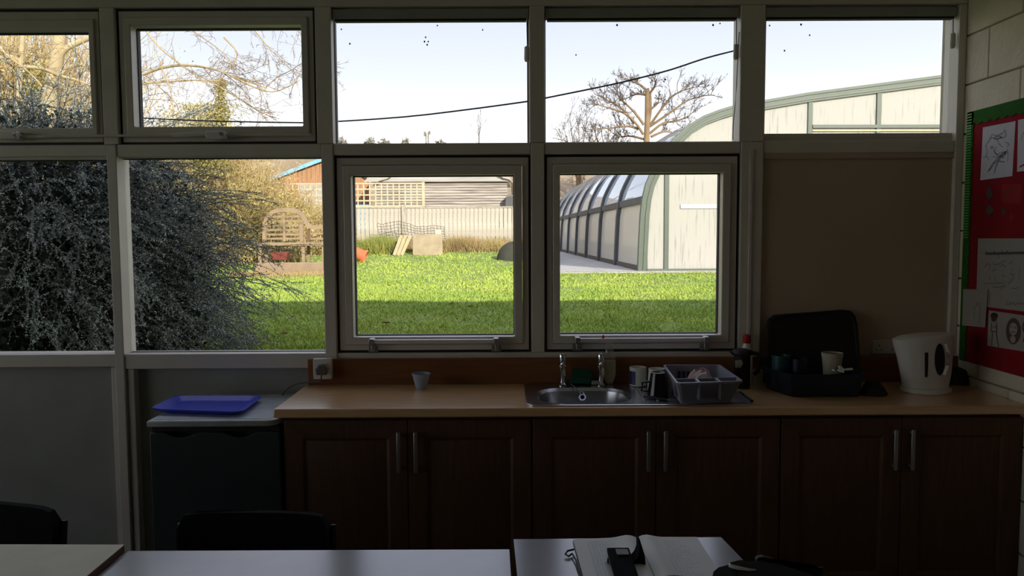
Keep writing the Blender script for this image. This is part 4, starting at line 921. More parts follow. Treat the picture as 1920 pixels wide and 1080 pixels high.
# ------------------------------------------------------------------ things on the right table
zN = zt1
def nb(px, py, dz=0): p = G(px, py, zN + dz); return (p.x, p.y)
tlc, spt, trc = Vector(nb(1074, 1016)), Vector(nb(1193, 1012)), Vector(nb(1306, 1012))
dn = (Vector(nb(1091, 1080)) - tlc).normalized(); dn2 = (Vector(nb(1224, 1080)) - spt).normalized(); ax = (trc - tlc).normalized()
LN = .30
t = thing('notebook', 'open notebook with faint handwriting lying on the right table', 'notebook', ((tlc.x + trc.x) / 2, tlc.y - LN / 2, zN))
obj('cover', MB().hexa([(*tlc, zN + .001), (*trc, zN + .001), (*(trc + dn2 * LN), zN + .001), (*(tlc + dn * LN), zN + .001)], [(*tlc, zN + .004), (*trc, zN + .004), (*(trc + dn2 * LN), zN + .004), (*(tlc + dn * LN), zN + .004)]), M['dark'], t)
for s_, (p0, p1, d0, d1) in enumerate(((tlc, spt, dn, dn2), (spt, trc, dn2, dn2))):
    top, bot = [], []; n = 12
    for i in range(n + 1):
        f_ = i / n; g0 = (1 - f_) if s_ else f_          # 1 at the spine
        hgt = .006 + .007 * math.exp(-((g0 - .84) / .14) ** 2) - (.003 if g0 > .97 else 0)
        q0 = p0.lerp(p1, f_ * .99 + .005); dd = d0.lerp(d1, f_)
        q0 = q0 + dd * .004; q1 = q0 + dd * (LN - .008)
        top.append(((*q0, zN + .004 + hgt), (*q1, zN + .004 + hgt * .8))); bot.append(((*q0, zN + .0042), (*q1, zN + .0042)))
    m_ = MB(); vs = [a_ for pr_ in top for a_ in pr_] + [a_ for pr_ in bot for a_ in pr_]; K = 2 * (n + 1)
    fs = []
    for i in range(n):
        fs += [(2 * i, 2 * i + 2, 2 * i + 3, 2 * i + 1), (K + 2 * i, K + 2 * i + 1, K + 2 * i + 3, K + 2 * i + 2), (2 * i, K + 2 * i, K + 2 * i + 2, 2 * i + 2), (2 * i + 1, 2 * i + 3, K + 2 * i + 3, K + 2 * i + 1)]
    fs += [(0, 1, K + 1, K), (2 * n, K + 2 * n, K + 2 * n + 1, 2 * n + 1)]
    pg = obj('page_block', m_.add(vs, fs), M['page'], t, smooth=True, angle=40)
    wl = MB(); g_ = random.Random(5 + s_)
    for k in range(26):
        f0 = (.20 if s_ == 0 else .30); ln = g_.uniform(.25, .5); dd = d0.lerp(d1, .5); off = .03 + k * .0095
        for q_ in range(int(ln / .05)):
            fa = f0 + q_ * .055; fb = fa + g_.uniform(.02, .045)
            hz = zN + .0104
            A_, B_ = p0.lerp(p1, fa) + dd * off, p0.lerp(p1, fb) + dd * (off + g_.uniform(-.001, .001)); wv = dd * .0012
            wl.add([(*A_, hz), (*B_, hz), (*(B_ + wv), hz), (*(A_ + wv), hz)], [(0, 1, 2, 3)])
    o_ = obj('handwriting', wl, M['writing'], pg); o_['kind'] = 'stuff'
loop = [G(1076, 1030, zN + .012), G(1064, 1033, zN + .012), G(1060, 1039, zN + .008), G(1066, 1043, zN + .006), G(1073, 1038, zN + .008), G(1080, 1050, zN + .008), G(1084, 1065, zN + .006), G(1092, 1084, zN + .006)]
obj('elastic_strap', MB().tube(loop, .0028, 6), M['dark'], t, smooth=True)

c = P(1163, 1050, 2.06)
zc0 = zN + .016
t = thing('camera_case', 'small black case with its curved flap standing up, on the notebook', 'case', (c.x, 2.04, zc0))
x0, x1 = P(1139, 1040, 2.06).x, P(1181, 1040, 2.06).x; ztop = P(1160, 1026, 2.08).z
obj('case_body', MB().hexa([(x0 + .002, 1.90, zc0), (x1 + .004, 1.90, zc0), (x1 + .004, 2.08, zc0), (x0 + .002, 2.08, zc0)], [(x0, 1.90, ztop - .012), (x1, 1.90, ztop - .012), (x1, 2.08, ztop), (x0, 2.08, ztop)]), M['blackfab'], t, bevel=.006)
obj('top_window', B(x0 + .022, x1 - .006, 2.03, 2.066, ztop - .004, ztop + .001), M['plug'], t)
obj('side_catch', B(x0 - .004, x0, 2.03, 2.045, ztop - .03, ztop - .01), M['blackgl'], t, bevel=.001)
fp = [P(1178, 1050, 2.05), P(1186, 1042, 2.05), P(1191, 1036, 2.05), P(1195, 1025, 2.05), P(1194, 1003, 2.05)]
fo = [P(1180, 1095, 2.05), P(1203, 1078, 2.05), P(1207, 1055, 2.05), P(1205, 1032, 2.05), P(1196, 1003, 2.05)]
fo[0].z = max(fo[0].z, zc0); fo[1].z = max(fo[1].z, zc0)
m_ = MB(); n = len(fp); vs = []
for p in fp + fo: vs += [(p.x, 2.015, p.z), (p.x, 2.065, p.z)]
fs = []
for i in range(n - 1):
    a_, b_ = 2 * i, 2 * i + 2; c_, d_ = 2 * n + 2 * i, 2 * n + 2 * i + 2
    fs += [(a_, b_, d_, c_), (a_ + 1, c_ + 1, d_ + 1, b_ + 1), (a_, a_ + 1, b_ + 1, b_), (c_, d_, d_ + 1, c_ + 1)]
fs += [(0, 2 * n, 2 * n + 1, 1), (2 * n - 2, 2 * n - 1, 4 * n - 1, 4 * n - 2)]
obj('flap', m_.add(vs, fs), M['blackfab'], t, smooth=True)

# black bag with a phone on it, near right
t = thing('shoulder_bag', 'black bag with a thin piped rim at the lower right of the right table', 'bag', (.62, 1.66, zN))
pf = [(1344, 1083), (1356, 1074), (1372, 1070), (1385, 1063), (1440, 1062), (1450, 1066), (1470, 1068), (1500, 1078), (1545, 1092)]
ys_ = [1.60, 1.76]
prf = [P(px, py + 2, 1.66) for px, py in pf]
poly = [(p.x, p.z) for p in prf] + [(prf[-1].x, zN + .002), (prf[0].x, zN + .002)]
obj('body', MB().prism(poly, 1.60, 1.70, 'y'), M['blackfab'], t, bevel=.006)
rim = [P(px, py, 1.80) for px, py in ((1416, 1046), (1420, 1042), (1428, 1041), (1440, 1044), (1475, 1058), (1510, 1072), (1540, 1084))]
pr2 = [(p.x, p.z) for p in rim]
obj('back_flap', MB().prism(pr2 + [(pr2[-1][0], zN + .1), (pr2[0][0], zN + .1)], 1.79, 1.80, 'y'), M['dark'], t)
obj('piping', MB().tube(rim, .0009, 6), M['satin'], t, smooth=True)
pt = [P(1361, 1056, 1.66), P(1390, 1049, 1.72), P(1444, 1060, 1.72), P(1416, 1069, 1.64)]
cpt = sum(pt, Vector()) / 4
t = thing('mobile_phone', 'glossy black phone with pale edge lying on the black bag', 'phone', tuple(cpt))
lo = [p - Vector((0, 0, .009)) for p in pt]
obj('body', MB().loft([[tuple(p) for p in roundpoly(lo, .2)], [tuple(p) for p in roundpoly(pt, .2)]]), M['alu'], t, bevel=.002)
up_ = [cpt + (p - cpt) * .93 + Vector((0, 0, .0006)) for p in pt]
obj('screen', MB().loft([[tuple(p - Vector((0, 0, .001))) for p in roundpoly(up_, .2)], [tuple(p) for p in roundpoly(up_, .2)]]), M['blackgl'], t)
c = P(1262, 1079, 1.93)
t = thing('glasses_case', 'brown leather case just showing at the bottom edge on the notebook', 'case', (c.x, 1.90, zN + .02))
obj('shell', MB().lathe([(.02, 0), (.040, .008), (.045, c.z - zN - .032), (.030, c.z - zN - .022), (.004, c.z - zN - .017)], (c.x, 1.90, zN + .016), 28, sx=1.1, sy=.6), M['brown'], t, smooth=True)
obj('clasp', B(c.x - .006, c.x + .006, 1.868, 1.873, zN + .03, zN + .04), M['satin'], t)

# ================================================================== OUTDOORS
# lawn and its grass
xs_ = np.sort(np.concatenate([np.linspace(-26, 22, 120), [.94, .97]])); ys_ = np.sort(np.concatenate([np.linspace(3.9, 16, 70), np.linspace(16.4, 44, 50), [15.27, 15.30]]))
XX, YY = np.meshgrid(xs_, ys_, indexing='ij')
def gh(x, y): return gz(y) + .05 * (vnoise(x * .9 + 20, y * .9) - .5) * np.clip((y - 4) / 3, 0, 1) * np.clip((15.0 - y) / 1.0, .25, 1)
ZZ = gh(XX, YY) - np.where((XX > .955) & (YY > 15.285), .3 + (YY > 18) * (YY - 18) * .03, 0); V = np.stack([XX, YY, ZZ], -1).reshape(-1, 3)
i, j = np.meshgrid(np.arange(len(xs_) - 1), np.arange(len(ys_) - 1), indexing='ij'); n = len(ys_)
Fc = np.stack([i * n + j, (i + 1) * n + j, (i + 1) * n + j + 1, i * n + j + 1], -1).reshape(-1, 4)
lawn = npmesh('lawn', V, Fc, M['soil'], stuff=False, smooth=True); lawn['kind'] = 'structure'

N = 230000
u = rng.random(N); Yb = 1 / (1 / 4.7 + u * (1 / 21.5 - 1 / 4.7)); Xb = rng.uniform(-.52, .36, N) * (Yb + 1)
keep = ~((Xb > .95) & (Yb > 15.1)); Yb, Xb = Yb[keep], Xb[keep]; N = len(Yb)
cl = vnoise(Xb * 2.3 + 5, Yb * 1.6) * .6 + vnoise(Xb * 7, Yb * 5 + 9) * .4
keep = rng.random(N) < np.clip(.45 + cl * 1.1, 0, 1); Yb, Xb, cl = Yb[keep], Xb[keep], cl[keep]; N = len(Yb)
hb_ = (.018 + .055 * cl ** 1.5) * rng.uniform(.6, 1.3, N); wb_ = (.0035 + .0009 * Yb) * rng.uniform(.6, 1.2, N)
ang = rng.uniform(0, math.pi, N); lean_ = rng.normal(size=(N, 2)) * hb_[:, None] * .55
base = np.stack([Xb, Yb, gh(Xb, Yb) - .004], -1); sv = np.stack([np.cos(ang) * wb_, np.sin(ang) * wb_, np.zeros(N)], -1)
tip = base + np.concatenate([lean_, hb_[:, None]], 1)
V = np.stack([base - sv, base + sv, tip], 1).reshape(-1, 3)
o = npmesh('grass', V, np.arange(3 * N).reshape(-1, 3), M['blade'], k=3); tag(o, 'short green lawn grass between the window wall and the fence', 'grass', kind='stuff')
for k, (px, Y, lab) in enumerate(((681, 13.2, 'brown curled leaf on the sunny lawn at the left side of the left casement view'), (729, 12.2, 'orange-brown leaf on the sunny lawn below the leaning planks'), (880, 9.6, 'dark brown leaf on the shaded lawn, right half of the left casement view'),
        (846, 9.9, 'brown leaf at the edge of the lawn shadow, left of the darker leaf'), (722, 8.2, 'small leaf low in the shaded grass under the planks'), (545, 8.6, 'reddish leaf on the lawn below the bench'), (530, 7.4, 'brown leaf on the shaded lawn beside the bush sprays'))):
    X = (px - 960) / F * Y; c = Vector((X, Y, float(gh(X, Y)) + .05)); s_ = .045 + .01 * (k % 3); a_ = rnd.uniform(0, 6.28)
    m_ = MB().add([c + Vector((math.cos(a_) * s_, math.sin(a_) * s_, .012)), c + Vector((-math.sin(a_) * s_ * .6, math.cos(a_) * s_ * .6, .022)), c - Vector((math.cos(a_) * s_, math.sin(a_) * s_, -.01)), c + Vector((math.sin(a_) * s_ * .6, -math.cos(a_) * s_ * .6, .014)), c + Vector((0, 0, .0))],
        [(0, 1, 4), (1, 2, 4), (2, 3, 4), (3, 0, 4)])
    tag(obj('fallen_leaf', m_, M['dryleaf'], loc=tuple(c)), lab, 'leaf', 'dead leaves on the lawn')

# hill and far trees
xs_ = np.linspace(-70, 70, 90); ys_ = np.linspace(40, 120, 40); XX, YY = np.meshgrid(xs_, ys_, indexing='ij')
t_ = np.clip((YY - 40) / 45, 0, 1); ZZ = 1.3 + 8.7 * (t_ * t_ * (3 - 2 * t_)) + 1.2 * (vnoise(XX * .12 + 3, YY * .1) - .5) * t_ + .7 * vnoise(XX * .7, YY * .7) * np.clip(t_ * 3, 0, 1)
ZZ = ZZ + np.where(XX > 25, -2.0, 0) * np.clip((XX - 25) / 10, 0, 1)
V = np.stack([XX, YY, ZZ], -1).reshape(-1, 3); i, j = np.meshgrid(np.arange(len(xs_) - 1), np.arange(len(ys_) - 1), indexing='ij'); n = len(ys_)
hill = npmesh('hillside', V, np.stack([i * n + j, (i + 1) * n + j, (i + 1) * n + j + 1, i * n + j + 1], -1).reshape(-1, 4), M['hill'], stuff=False, smooth=True); hill['kind'] = 'structure'
def far_crown(px0, px1, py, label, grp='rounded treetops on the horizon'):
    py -= 1.5
    Y = 84; a_, b_ = P(px0, 272, Y), P(px1, 272, Y); top = P((px0 + px1) / 2, py, Y).z; cx = (a_.x + b_.x) / 2; rx = (b_.x - a_.x) / 2; zb_ = 8.5
    tt = thing('distant_tree', label, 'tree', (cx, Y, zb_), grp)
    obj('trunk', MB().tube([(cx, Y, zb_), (cx, Y, top - .8)], .25, 6), M['oaktwig'], tt)
    n_ = 2200; th = rng.uniform(0, 2 * math.pi, n_); ph = np.arccos(rng.uniform(-.3, 1, n_)); rr_ = rng.uniform(.55, 1, n_) * (1 + .18 * np.sin(3 * th) + .12 * np.cos(5 * th))
    hz = max(1.2, top - (zb_ + 1.2)); C_ = np.stack([cx + rx * rr_ * np.sin(ph) * np.cos(th), Y + rx * rr_ * np.sin(ph) * np.sin(th), zb_ + 1.2 + hz * rr_ * np.cos(ph) * .93], -1)
    Vv, Ff = leaves_np(C_, rng.normal(size=(n_, 3)), rng.uniform(.25, .5, n_), .6); npmesh('foliage', Vv, Ff, M['fartree'], tt)
far_crown(628, 653, 262, 'low grey-green treetop on the horizon, at the left edge of the middle upper window')
far_crown(683, 706, 262, 'rounded grey treetop on the horizon, second from the left')
far_crown(708, 734, 265, 'low spreading treetop on the horizon, left of the mast')
far_crown(750, 772, 265, 'small flat treetop on the horizon just left of the mast')
far_crown(815, 835, 267, 'faint low treetop on the horizon just right of the mast')
# mast
Y = 82; c = P(801, 268, Y); zt_ = P(801, 247, Y).z; zb_ = 9.0; r_ = P(805, 268, Y).x - c.x
t = thing('mast', 'thin lattice mast standing on the horizon', 'mast', (c.x, Y, zb_)); n_ = 5
for sx_, sy_ in ((-1, -1), (1, -1), (1, 1), (-1, 1)): obj('mast_leg', MB().bar((c.x + sx_ * r_ * .7, Y + sy_ * r_ * .7, zb_), (c.x + sx_ * r_ * .55, Y + sy_ * r_ * .55, zt_ - .1), .06, .06), M['wire'], t)
for k in range(n_):
    za, zc_ = zb_ + (zt_ - .2 - zb_) * k / n_, zb_ + (zt_ - .2 - zb_) * (k + 1) / n_; s_ = 1 if k % 2 else -1
    obj('brace', MB().bar((c.x - s_ * r_ * .65, Y - r_ * .65, za), (c.x + s_ * r_ * .65, Y - r_ * .65, zc_), .05, .05), M['wire'], t)
obj('antenna', B(c.x - r_ * 1.5, c.x - r_ * .8, Y - .2, Y + .1, zt_ - .45, zt_), M['wire'], t); obj('antenna', B(c.x + r_ * .6, c.x + r_ * 1.6, Y - .2, Y + .1, zt_ - .25, zt_ + .05), M['wire'], t)

def limb(pts, r0, r1, sub=3):
    """smooth polyline through points (Catmull-Rom)"""
    p = [np.array(q, float) for q in pts]; p = [2 * p[0] - p[1]] + p + [2 * p[-1] - p[-2]]; o_ = []
    for i in range(1, len(p) - 2):
        for k in range(sub):
            t_ = k / sub; o_.append(.5 * ((2 * p[i]) + (-p[i - 1] + p[i + 1]) * t_ + (2 * p[i - 1] - 5 * p[i] + 4 * p[i + 1] - p[i + 2]) * t_ ** 2 + (-p[i - 1] + 3 * p[i] - 3 * p[i + 1] + p[i + 2]) * t_ ** 3))
    o_.append(p[-2]); return (np.array(o_), r0, r1)

# pollarded oak behind the pool hall
def zp(x, y, Y): return P(1000 + x * .2964, y * .2964, Y)
YO = 48.0; sc = YO / F
t = thing('bare_oak', 'bare pollarded oak with thick sawn trunk behind the curved roof', 'tree', (P(1212, 262, YO).x, YO, 2.5))
tr = [(*P(1213, 330, YO)[:2], 2.5), P(1212, 300, YO), P(1212.5, 262, YO), P(1213.5, 225, YO), P(1213.5, 166, YO)]
V, Fc = tubes_np([limb(tr, .25, .13), limb([zp(722, 800, YO), zp(738, 700, YO), zp(738, 588, YO)], .14, .08)], 10)
npmesh('trunk', V, Fc, M['oak'], t, stuff=False, smooth=True)
gg = np.random.default_rng(5)
LM = [[(700, 790), (650, 722), (600, 670), (545, 620), (530, 570), (562, 520)], [(695, 850), (640, 780), (570, 730), (480, 705), (410, 690), (355, 680)], [(665, 815), (600, 800), (500, 810), (385, 822)],
      [(735, 800), (800, 758), (880, 702), (960, 650), (1050, 628), (1105, 630)], [(740, 790), (800, 700), (860, 625), (930, 590), (1012, 575)], [(735, 845), (820, 780), (900, 768), (970, 740), (1030, 690)],
      [(718, 600), (660, 585), (600, 605)], [(706, 562), (640, 535), (540, 522)], [(735, 592), (765, 540), (728, 490)], [(745, 865), (830, 830), (920, 835), (980, 800)], [(700, 880), (620, 850), (540, 850)], [(730, 700), (790, 650), (800, 600)], [(640, 780), (560, 690), (470, 640), (380, 600)]]
limbs = []
for k, L in enumerate(LM):
    dy = rnd.uniform(-1.8, 1.8); limbs.append(limb([P(1000 + a_ * .2964, b_ * .2964, YO) + Vector((0, dy * i / (len(L) - 1), 0)) for i, (a_, b_) in enumerate(L)], .085, .02))
V, Fc = tubes_np(limbs, 6); npmesh('limbs', V, Fc, M['oak'], t, stuff=False, smooth=True)
acc = []
for q, r0, r1 in limbs: branch_out(q, r0 * .55, 3, gg, 14, .42, .9, .18, .02, .0105, acc, .3)
V, Fc = tubes_np(acc, 3); npmesh('twigs', V, Fc, M['oaktwig'], t)
# low bare trees left of it
for nm_, cx_, w_, top, lab in (('bare_tree', 1085, 46, 222, 'low bare tree left of the sawn oak'), ('bare_tree', 1140, 40, 232, 'dense low bare tree just left of the oak trunk')):
    Y = 56; c = P(cx_, 262, Y); t = thing(nm_, lab, 'tree', (c.x, Y, 4.0), 'low bare trees by the oak'); acc = []; st = []
    for k in range(7):
        an = (k - 3) / 3 * 1.05; tgt = P(cx_ + w_ * math.sin(an) * 1.0, 268 - (268 - top) * math.cos(an) * .95, Y); b0 = Vector((c.x, Y, 5.2))
        mid = b0.lerp(tgt, .5) + Vector((0, gg.uniform(-.6, .6), .3)); st.append(limb([b0, mid, tgt], .06, .02))
    st.append(limb([(c.x, Y, 4.0), (c.x, Y, 5.4), (c.x, Y, 6.5)], .28, .15)); V, Fc = tubes_np(st, 5); npmesh('limbs', V, Fc, M['oak'], t, stuff=False)
    for q, r0, r1 in st: branch_out(q, .04, 3, gg, 11, .46, .9, .18, .02, .011, acc, .25)
    V, Fc = tubes_np(acc, 3); npmesh('twigs', V, Fc, M['oaktwig'], t)
Y = 60; c = P(901, 266, Y); t = thing('bare_tree', 'slender faint bare sapling on the horizon right of the mast', 'tree', (c.x, Y, 5.5)); st = [limb([(c.x, Y, 5.5), P(898, 262, Y), P(900, 245, Y), P(902, 228, Y)], .06, .012)]
V, Fc = tubes_np(st, 5); npmesh('trunk', V, Fc, M['oaktwig'], t, stuff=False); acc = branch_out(st[0][0], .03, 2, gg, 12, .28, .7, .12, .02, .009, None, .5); V, Fc = tubes_np(acc, 3); npmesh('twigs', V, Fc, M['oaktwig'], t)

# ---- big pale tree at the left with its spreading branches
YT = 13.5
gg = np.random.default_rng(8)
t = thing('pale_tree', 'tall pale-barked tree at the left, its bare limbs spreading right over the garden', 'tree', (P(92, 240, YT).x, YT, float(gz(YT))))
q_ = lambda L, Y0=YT, dY=0.: [P(x, y, Y0 + dY * i / max(1, len(L) - 1)) for i, (x, y) in enumerate(L)]
st = [limb([(P(90, 300, YT).x, YT, float(gz(YT)))] + q_([(93, 240), (97, 168), (106, 115), (113, 60), (118, -60)]), .145, .085), limb(q_([(108, 112), (122, 92), (150, 78), (185, 62), (230, 30)]), .06, .035), limb([(P(36, 300, 15).x, 15, float(gz(15)))] + q_([(36, 240), (38, 130), (43, 60), (44, -40)], 15), .06, .04)]
V, Fc = tubes_np(st, 12); npmesh('trunk', V, Fc, M['bark'], t, stuff=False, smooth=True)
lb = [limb(q_([(-10, 112), (15, 106), (38, 112)], 15), .035, .05), limb(q_([(34, 124), (60, 126), (85, 130), (110, 141), (140, 149), (170, 160)], 13), .035, .018), limb(q_([(116, 138), (130, 125), (150, 122), (172, 128)]), .03, .02),
      limb(q_([(118, 190), (145, 178), (172, 175), (220, 150), (263, 141), (300, 128), (345, 122), (395, 128), (430, 140), (500, 165)], YT, -1.5), .042, .010),
      limb(q_([(120, 205), (160, 192), (230, 172), (270, 157), (330, 152), (390, 150), (440, 158)], YT, 1), .03, .010), limb(q_([(268, 50), (300, 90), (345, 125), (390, 160), (430, 195), (470, 215)], 12.5), .015, .005),
      limb(q_([(180, -40), (280, 10), (350, 50), (420, 100), (440, 130)], 12), .016, .006), limb(q_([(220, -60), (380, -10), (460, 40), (500, 85), (535, 120), (560, 145)], 12), .016, .005), limb(q_([(430, 140), (470, 160), (510, 172), (545, 160), (562, 150)], 12), .018, .006),
      limb(q_([(420, 70), (445, 100), (430, 130), (400, 165)], 12.5), .015, .006), limb(q_([(300, 120), (320, 170), (325, 215), (330, 240)], 12.5), .012, .006), limb(q_([(150, 60), (160, 100), (156, 150), (155, 235)], 12), .010, .006), limb(q_([(390, 150), (440, 180), (480, 205), (505, 228)], 12.4), .014, .005),
      limb(q_([(-20, 60), (10, 100), (60, 140), (100, 190)], 12), .02, .01), limb(q_([(600, -40), (560, 30), (575, 70), (600, 120)], 11), .012, .005)]
V, Fc = tubes_np(lb, 7); npmesh('limbs', V, Fc, M['bark'], t, stuff=False, smooth=True)
acc = []
for k, (q, r0, r1) in enumerate(lb): branch_out(q, r0 * .4, 3, gg, 13 if k in (3, 4, 6, 7) else 10, .40 if k in (3, 4, 6, 7) else .5, .85, .17, -.012, .0030, acc, .02)
V, Fc = tubes_np(acc, 3); npmesh('twigs', V, Fc, M['twig'], t)

# ---- ivy-grown trunk and thickets of straw coloured scrub behind
def thicket(name, label, boxes, m, n_stem, leaf, cat='hedge', lsz=(.05, .12), rad=.012, leafm=None):
    """boxes: (px0, px1, Y, zbase, top function of px)"""
    c_ = P((boxes[0][0] + boxes[0][1]) / 2, 400, boxes[0][2]); tt = thing(name, label, cat, (c_.x, boxes[0][2], float(gz(boxes[0][2]))))
    paths = []; C_ = []
    for (a_, b_, Y0, dY, top) in boxes:
        for k in range(n_stem):
            px = gg.uniform(a_, b_); Y = Y0 + gg.uniform(0, dY); z0 = float(gz(Y)) - .05; zt_ = P(px, top(px) + gg.normal() * 7, Y).z; h = (zt_ - z0) * gg.uniform(.55, 1.0) if k % 3 else (zt_ - z0)
            x = P(px, 400, Y).x
            path = curvepath((x, Y, z0), (gg.normal() * .2, gg.normal() * .2, 1), max(.3, h), 6, .13, 0, gg); paths.append((path, rad * gg.uniform(.6, 1.3), rad * .35))
            for _ in range(4):
                i = gg.integers(1, 6); d = gg.normal(size=3); d[2] = abs(d[2]) * .6; l = gg.uniform(.25, .7); pth = curvepath(path[i], d, l, 4, .25, -.05, gg); paths.append((pth, rad * .45, rad * .25)); C_.append(pth[1:])
            C_.append(path[2:])
    V, Fc = tubes_np(paths, 3); npmesh('stems', V, Fc, M[m], tt)
    C_ = np.concatenate(C_); idx_ = gg.integers(0, len(C_), leaf); C2 = C_[idx_] + gg.normal(size=(leaf, 3)) * .10
    V, Fc = leaves_np(C2, gg.normal(size=(leaf, 3)) + np.array([0, 0, .2]), gg.uniform(lsz[0], lsz[1], leaf), .5); npmesh('foliage', V, Fc, M[leafm or m], tt); return tt
thicket('scrub_thicket', 'tall straw-coloured scrub filling the far left behind the pale tree', [(-190, 205, 17, 6, lambda x: 30 + 0 * x), (-190, 60, 16, 2, lambda x: -30)], 'straw', 1100, 52000, lsz=(.04, .10))
thicket('scrub_thicket', 'mid-height straw-coloured scrub hedge behind the bush and bench', [(190, 470, 18.5, 4, lambda x: 215 + max(0, x - 330) * .35), (420, 640, 20, 1.6, lambda x: 262 + max(0, x - 420) * .75)], 'straw', 1000, 42000, lsz=(.03, .08))
thicket('undergrowth', 'low yellow-green undergrowth below the scrub, left of the bench', [(200, 560, 17.2, 1.0, lambda x: 318 + max(0, x - 440) * .4)], 'straw', 500, 20000, leafm='ivy', lsz=(.03, .09))
# ivy tree
YI = 17.5; c = P(408, 240, YI)
t = thing('ivy_tree', 'broken trunk wrapped in yellow-green ivy rising from the scrub', 'tree', (c.x, YI, float(gz(YI))))
sp_ = limb([(c.x, YI, float(gz(YI))), P(406, 240, YI), P(412, 200, YI), P(418, 150, YI)], .07, .04); V, Fc = tubes_np([sp_], 8); npmesh('trunk', V, Fc, M['oak'], t, stuff=False, smooth=True)
C_ = []
for _ in range(9000):
    px, py = (gg.normal(392, 24), gg.uniform(195, 330)) if gg.random() < .8 else (gg.normal(414, 5), gg.uniform(150, 230)); C_.append(P(px, py, YI + gg.uniform(-.5, .5)))
for _ in range(3500): C_.append(P(gg.uniform(290, 430), gg.uniform(205, 300) + 14 * math.sin(gg.uniform(0, 6)), YI + gg.uniform(-.5, .9)))
C_ = np.array([tuple(p) for p in C_]); V, Fc = leaves_np(C_, gg.normal(size=(len(C_), 3)) + np.array([0, 0, .3]), gg.uniform(.03, .075, len(C_)), .5); npmesh('ivy', V, Fc, M['ivy'], t)
C_ = np.array([tuple(P(gg.normal(72, 15), gg.normal(150, 14), 15.5 + gg.uniform(-.3, .6))) for _ in range(1800)])
V, Fc = leaves_np(C_, gg.normal(size=(len(C_), 3)), gg.uniform(.04, .10, len(C_)), .55); o = npmesh('ivy_clump', V, Fc, M['ivy'], None, loc=tuple(C_.mean(0))); tag(o, 'yellow-green ivy patch between the two pale trunks at the far left', 'ivy', kind='stuff')

# ---- fence with posts and trellis
YFn = 22.0; zf0 = float(gz(YFn)) - .03; zft = P(800, 390, YFn).z
t = thing('garden_fence', 'weathered pale closeboard fence across the end of the lawn', 'fence', (-3.5, YFn, zf0))
bw = .118; proto = None; k = 0; x = -8.6
while x < .78:
    if proto is None:
        proto = obj('fence_board', MB().hexa([(0, 0, zf0), (bw - .016, .012, zf0), (bw - .016, .030, zf0), (0, .018, zf0)], [(0, 0, zft), (bw - .016, .012, zft), (bw - .016, .030, zft), (0, .018, zft)]).xf(Matrix.Translation((x, YFn, 0))), M['fence'], t)
        bx_ = x
    else:
        c = proto.copy(); COL.objects.link(c); c.parent = t; c.location = (x - bx_, rnd.uniform(-.003, .003), 0); c.rotation_euler = (0, 0, 0); c.scale = (1, 1, 1)
    x += bw; k += 1
obj('rail', B(-8.6, .78, YFn + .03, YFn + .07, zf0 + .3, zf0 + .38), M['fence'], t); obj('top_rail', B(-8.6, .78, YFn - .02, YFn + .05, zft, zft + .035), M['fence'], t)
for px in (757, 540, 1008):
    xx = P(px, 400, YFn).x; obj('fence_post', B(xx - .055, xx + .055, YFn - .07, YFn - .005, zf0, zft + (.10 if px == 757 else .04)), M['fence'], t, bevel=.008)
zt0, zt1_ = zft + .05, P(700, 344, YFn).z; xa, xb = P(505, 360, YFn).x, P(793, 360, YFn).x
t = thing('trellis_panel', 'square lattice trellis standing on top of the pale fence', 'trellis', ((xa + xb) / 2, YFn, zt0)); nv = 26
for k in range(nv + 1):
    xx = xa + (xb - xa) * k / nv; obj('upright_slat', B(xx - .017, xx + .017, YFn - .012, YFn, zt0, zt1_), M['trellis'], t)
for k in range(5):
    zz = zt0 + (zt1_ - zt0) * k / 4; obj('cross_slat', B(xa, xb, YFn - .026, YFn - .013, zz - .018, zz + .018), M['trellis'], t)
obj('end_post', B(xb - .02, xb + .05, YFn - .03, YFn + .03, zt0, zt1_ + .03), M['trellis'], t)

# ---- grey board shed behind the fence
YSh = 24.5; zsw = P(860, 341, YSh).z
xl, xr = P(706, 360, YSh).x, P(951, 360, YSh).x; zs0 = float(gz(YSh)) - .05
t = thing('board_shed', 'long grey shed of weathered horizontal boards behind the fence', 'shed', ((xl + xr) / 2, YSh + 1.5, zs0))
nb_ = 24; hb2 = (zsw - zs0) / nb_
for k in range(nb_):
    z0_ = zs0 + k * hb2; obj('wall_board', MB().hexa([(xl, YSh - .045, z0_), (xr, YSh - .045, z0_), (xr, YSh + .004, z0_), (xl, YSh + .004, z0_)], [(xl, YSh - .002, z0_ + hb2 * 1.04), (xr, YSh - .002, z0_ + hb2 * 1.04), (xr, YSh + .006, z0_ + hb2 * 1.04), (xl, YSh + .006, z0_ + hb2 * 1.04)]).xf(Matrix.Identity(4)), M['shed'], t)
obj('body', B(xl + .01, xr - .01, YSh + .01, YSh + 3.0, zs0, zsw), M['shed'], t)
nr = 9; e0 = xl - .35; e1 = xr + .12
for k in range(nr):
    f0_, f1_ = k / nr, (k + 1) / nr; y0_, y1_ = YSh - .15 + 1.7 * f0_, YSh - .15 + 1.7 * f1_; za, zb_ = zsw + .95 * f0_, zsw + .95 * f1_; ins0, ins1 = 1.0 * f0_, 1.0 * f1_
    obj('roof_board', MB().hexa([(e0 + ins0 * .5, y0_, za), (e1 - ins0 * .3, y0_, za), (e1 - ins1 * .3, y1_, zb_), (e0 + ins1 * .5, y1_, zb_)], [(e0 + ins0 * .5, y0_, za + .035), (e1 - ins0 * .3, y0_, za + .035), (e1 - ins1 * .3, y1_, zb_ + .02), (e0 + ins1 * .5, y1_, zb_ + .02)]), M['shedroof'], t)
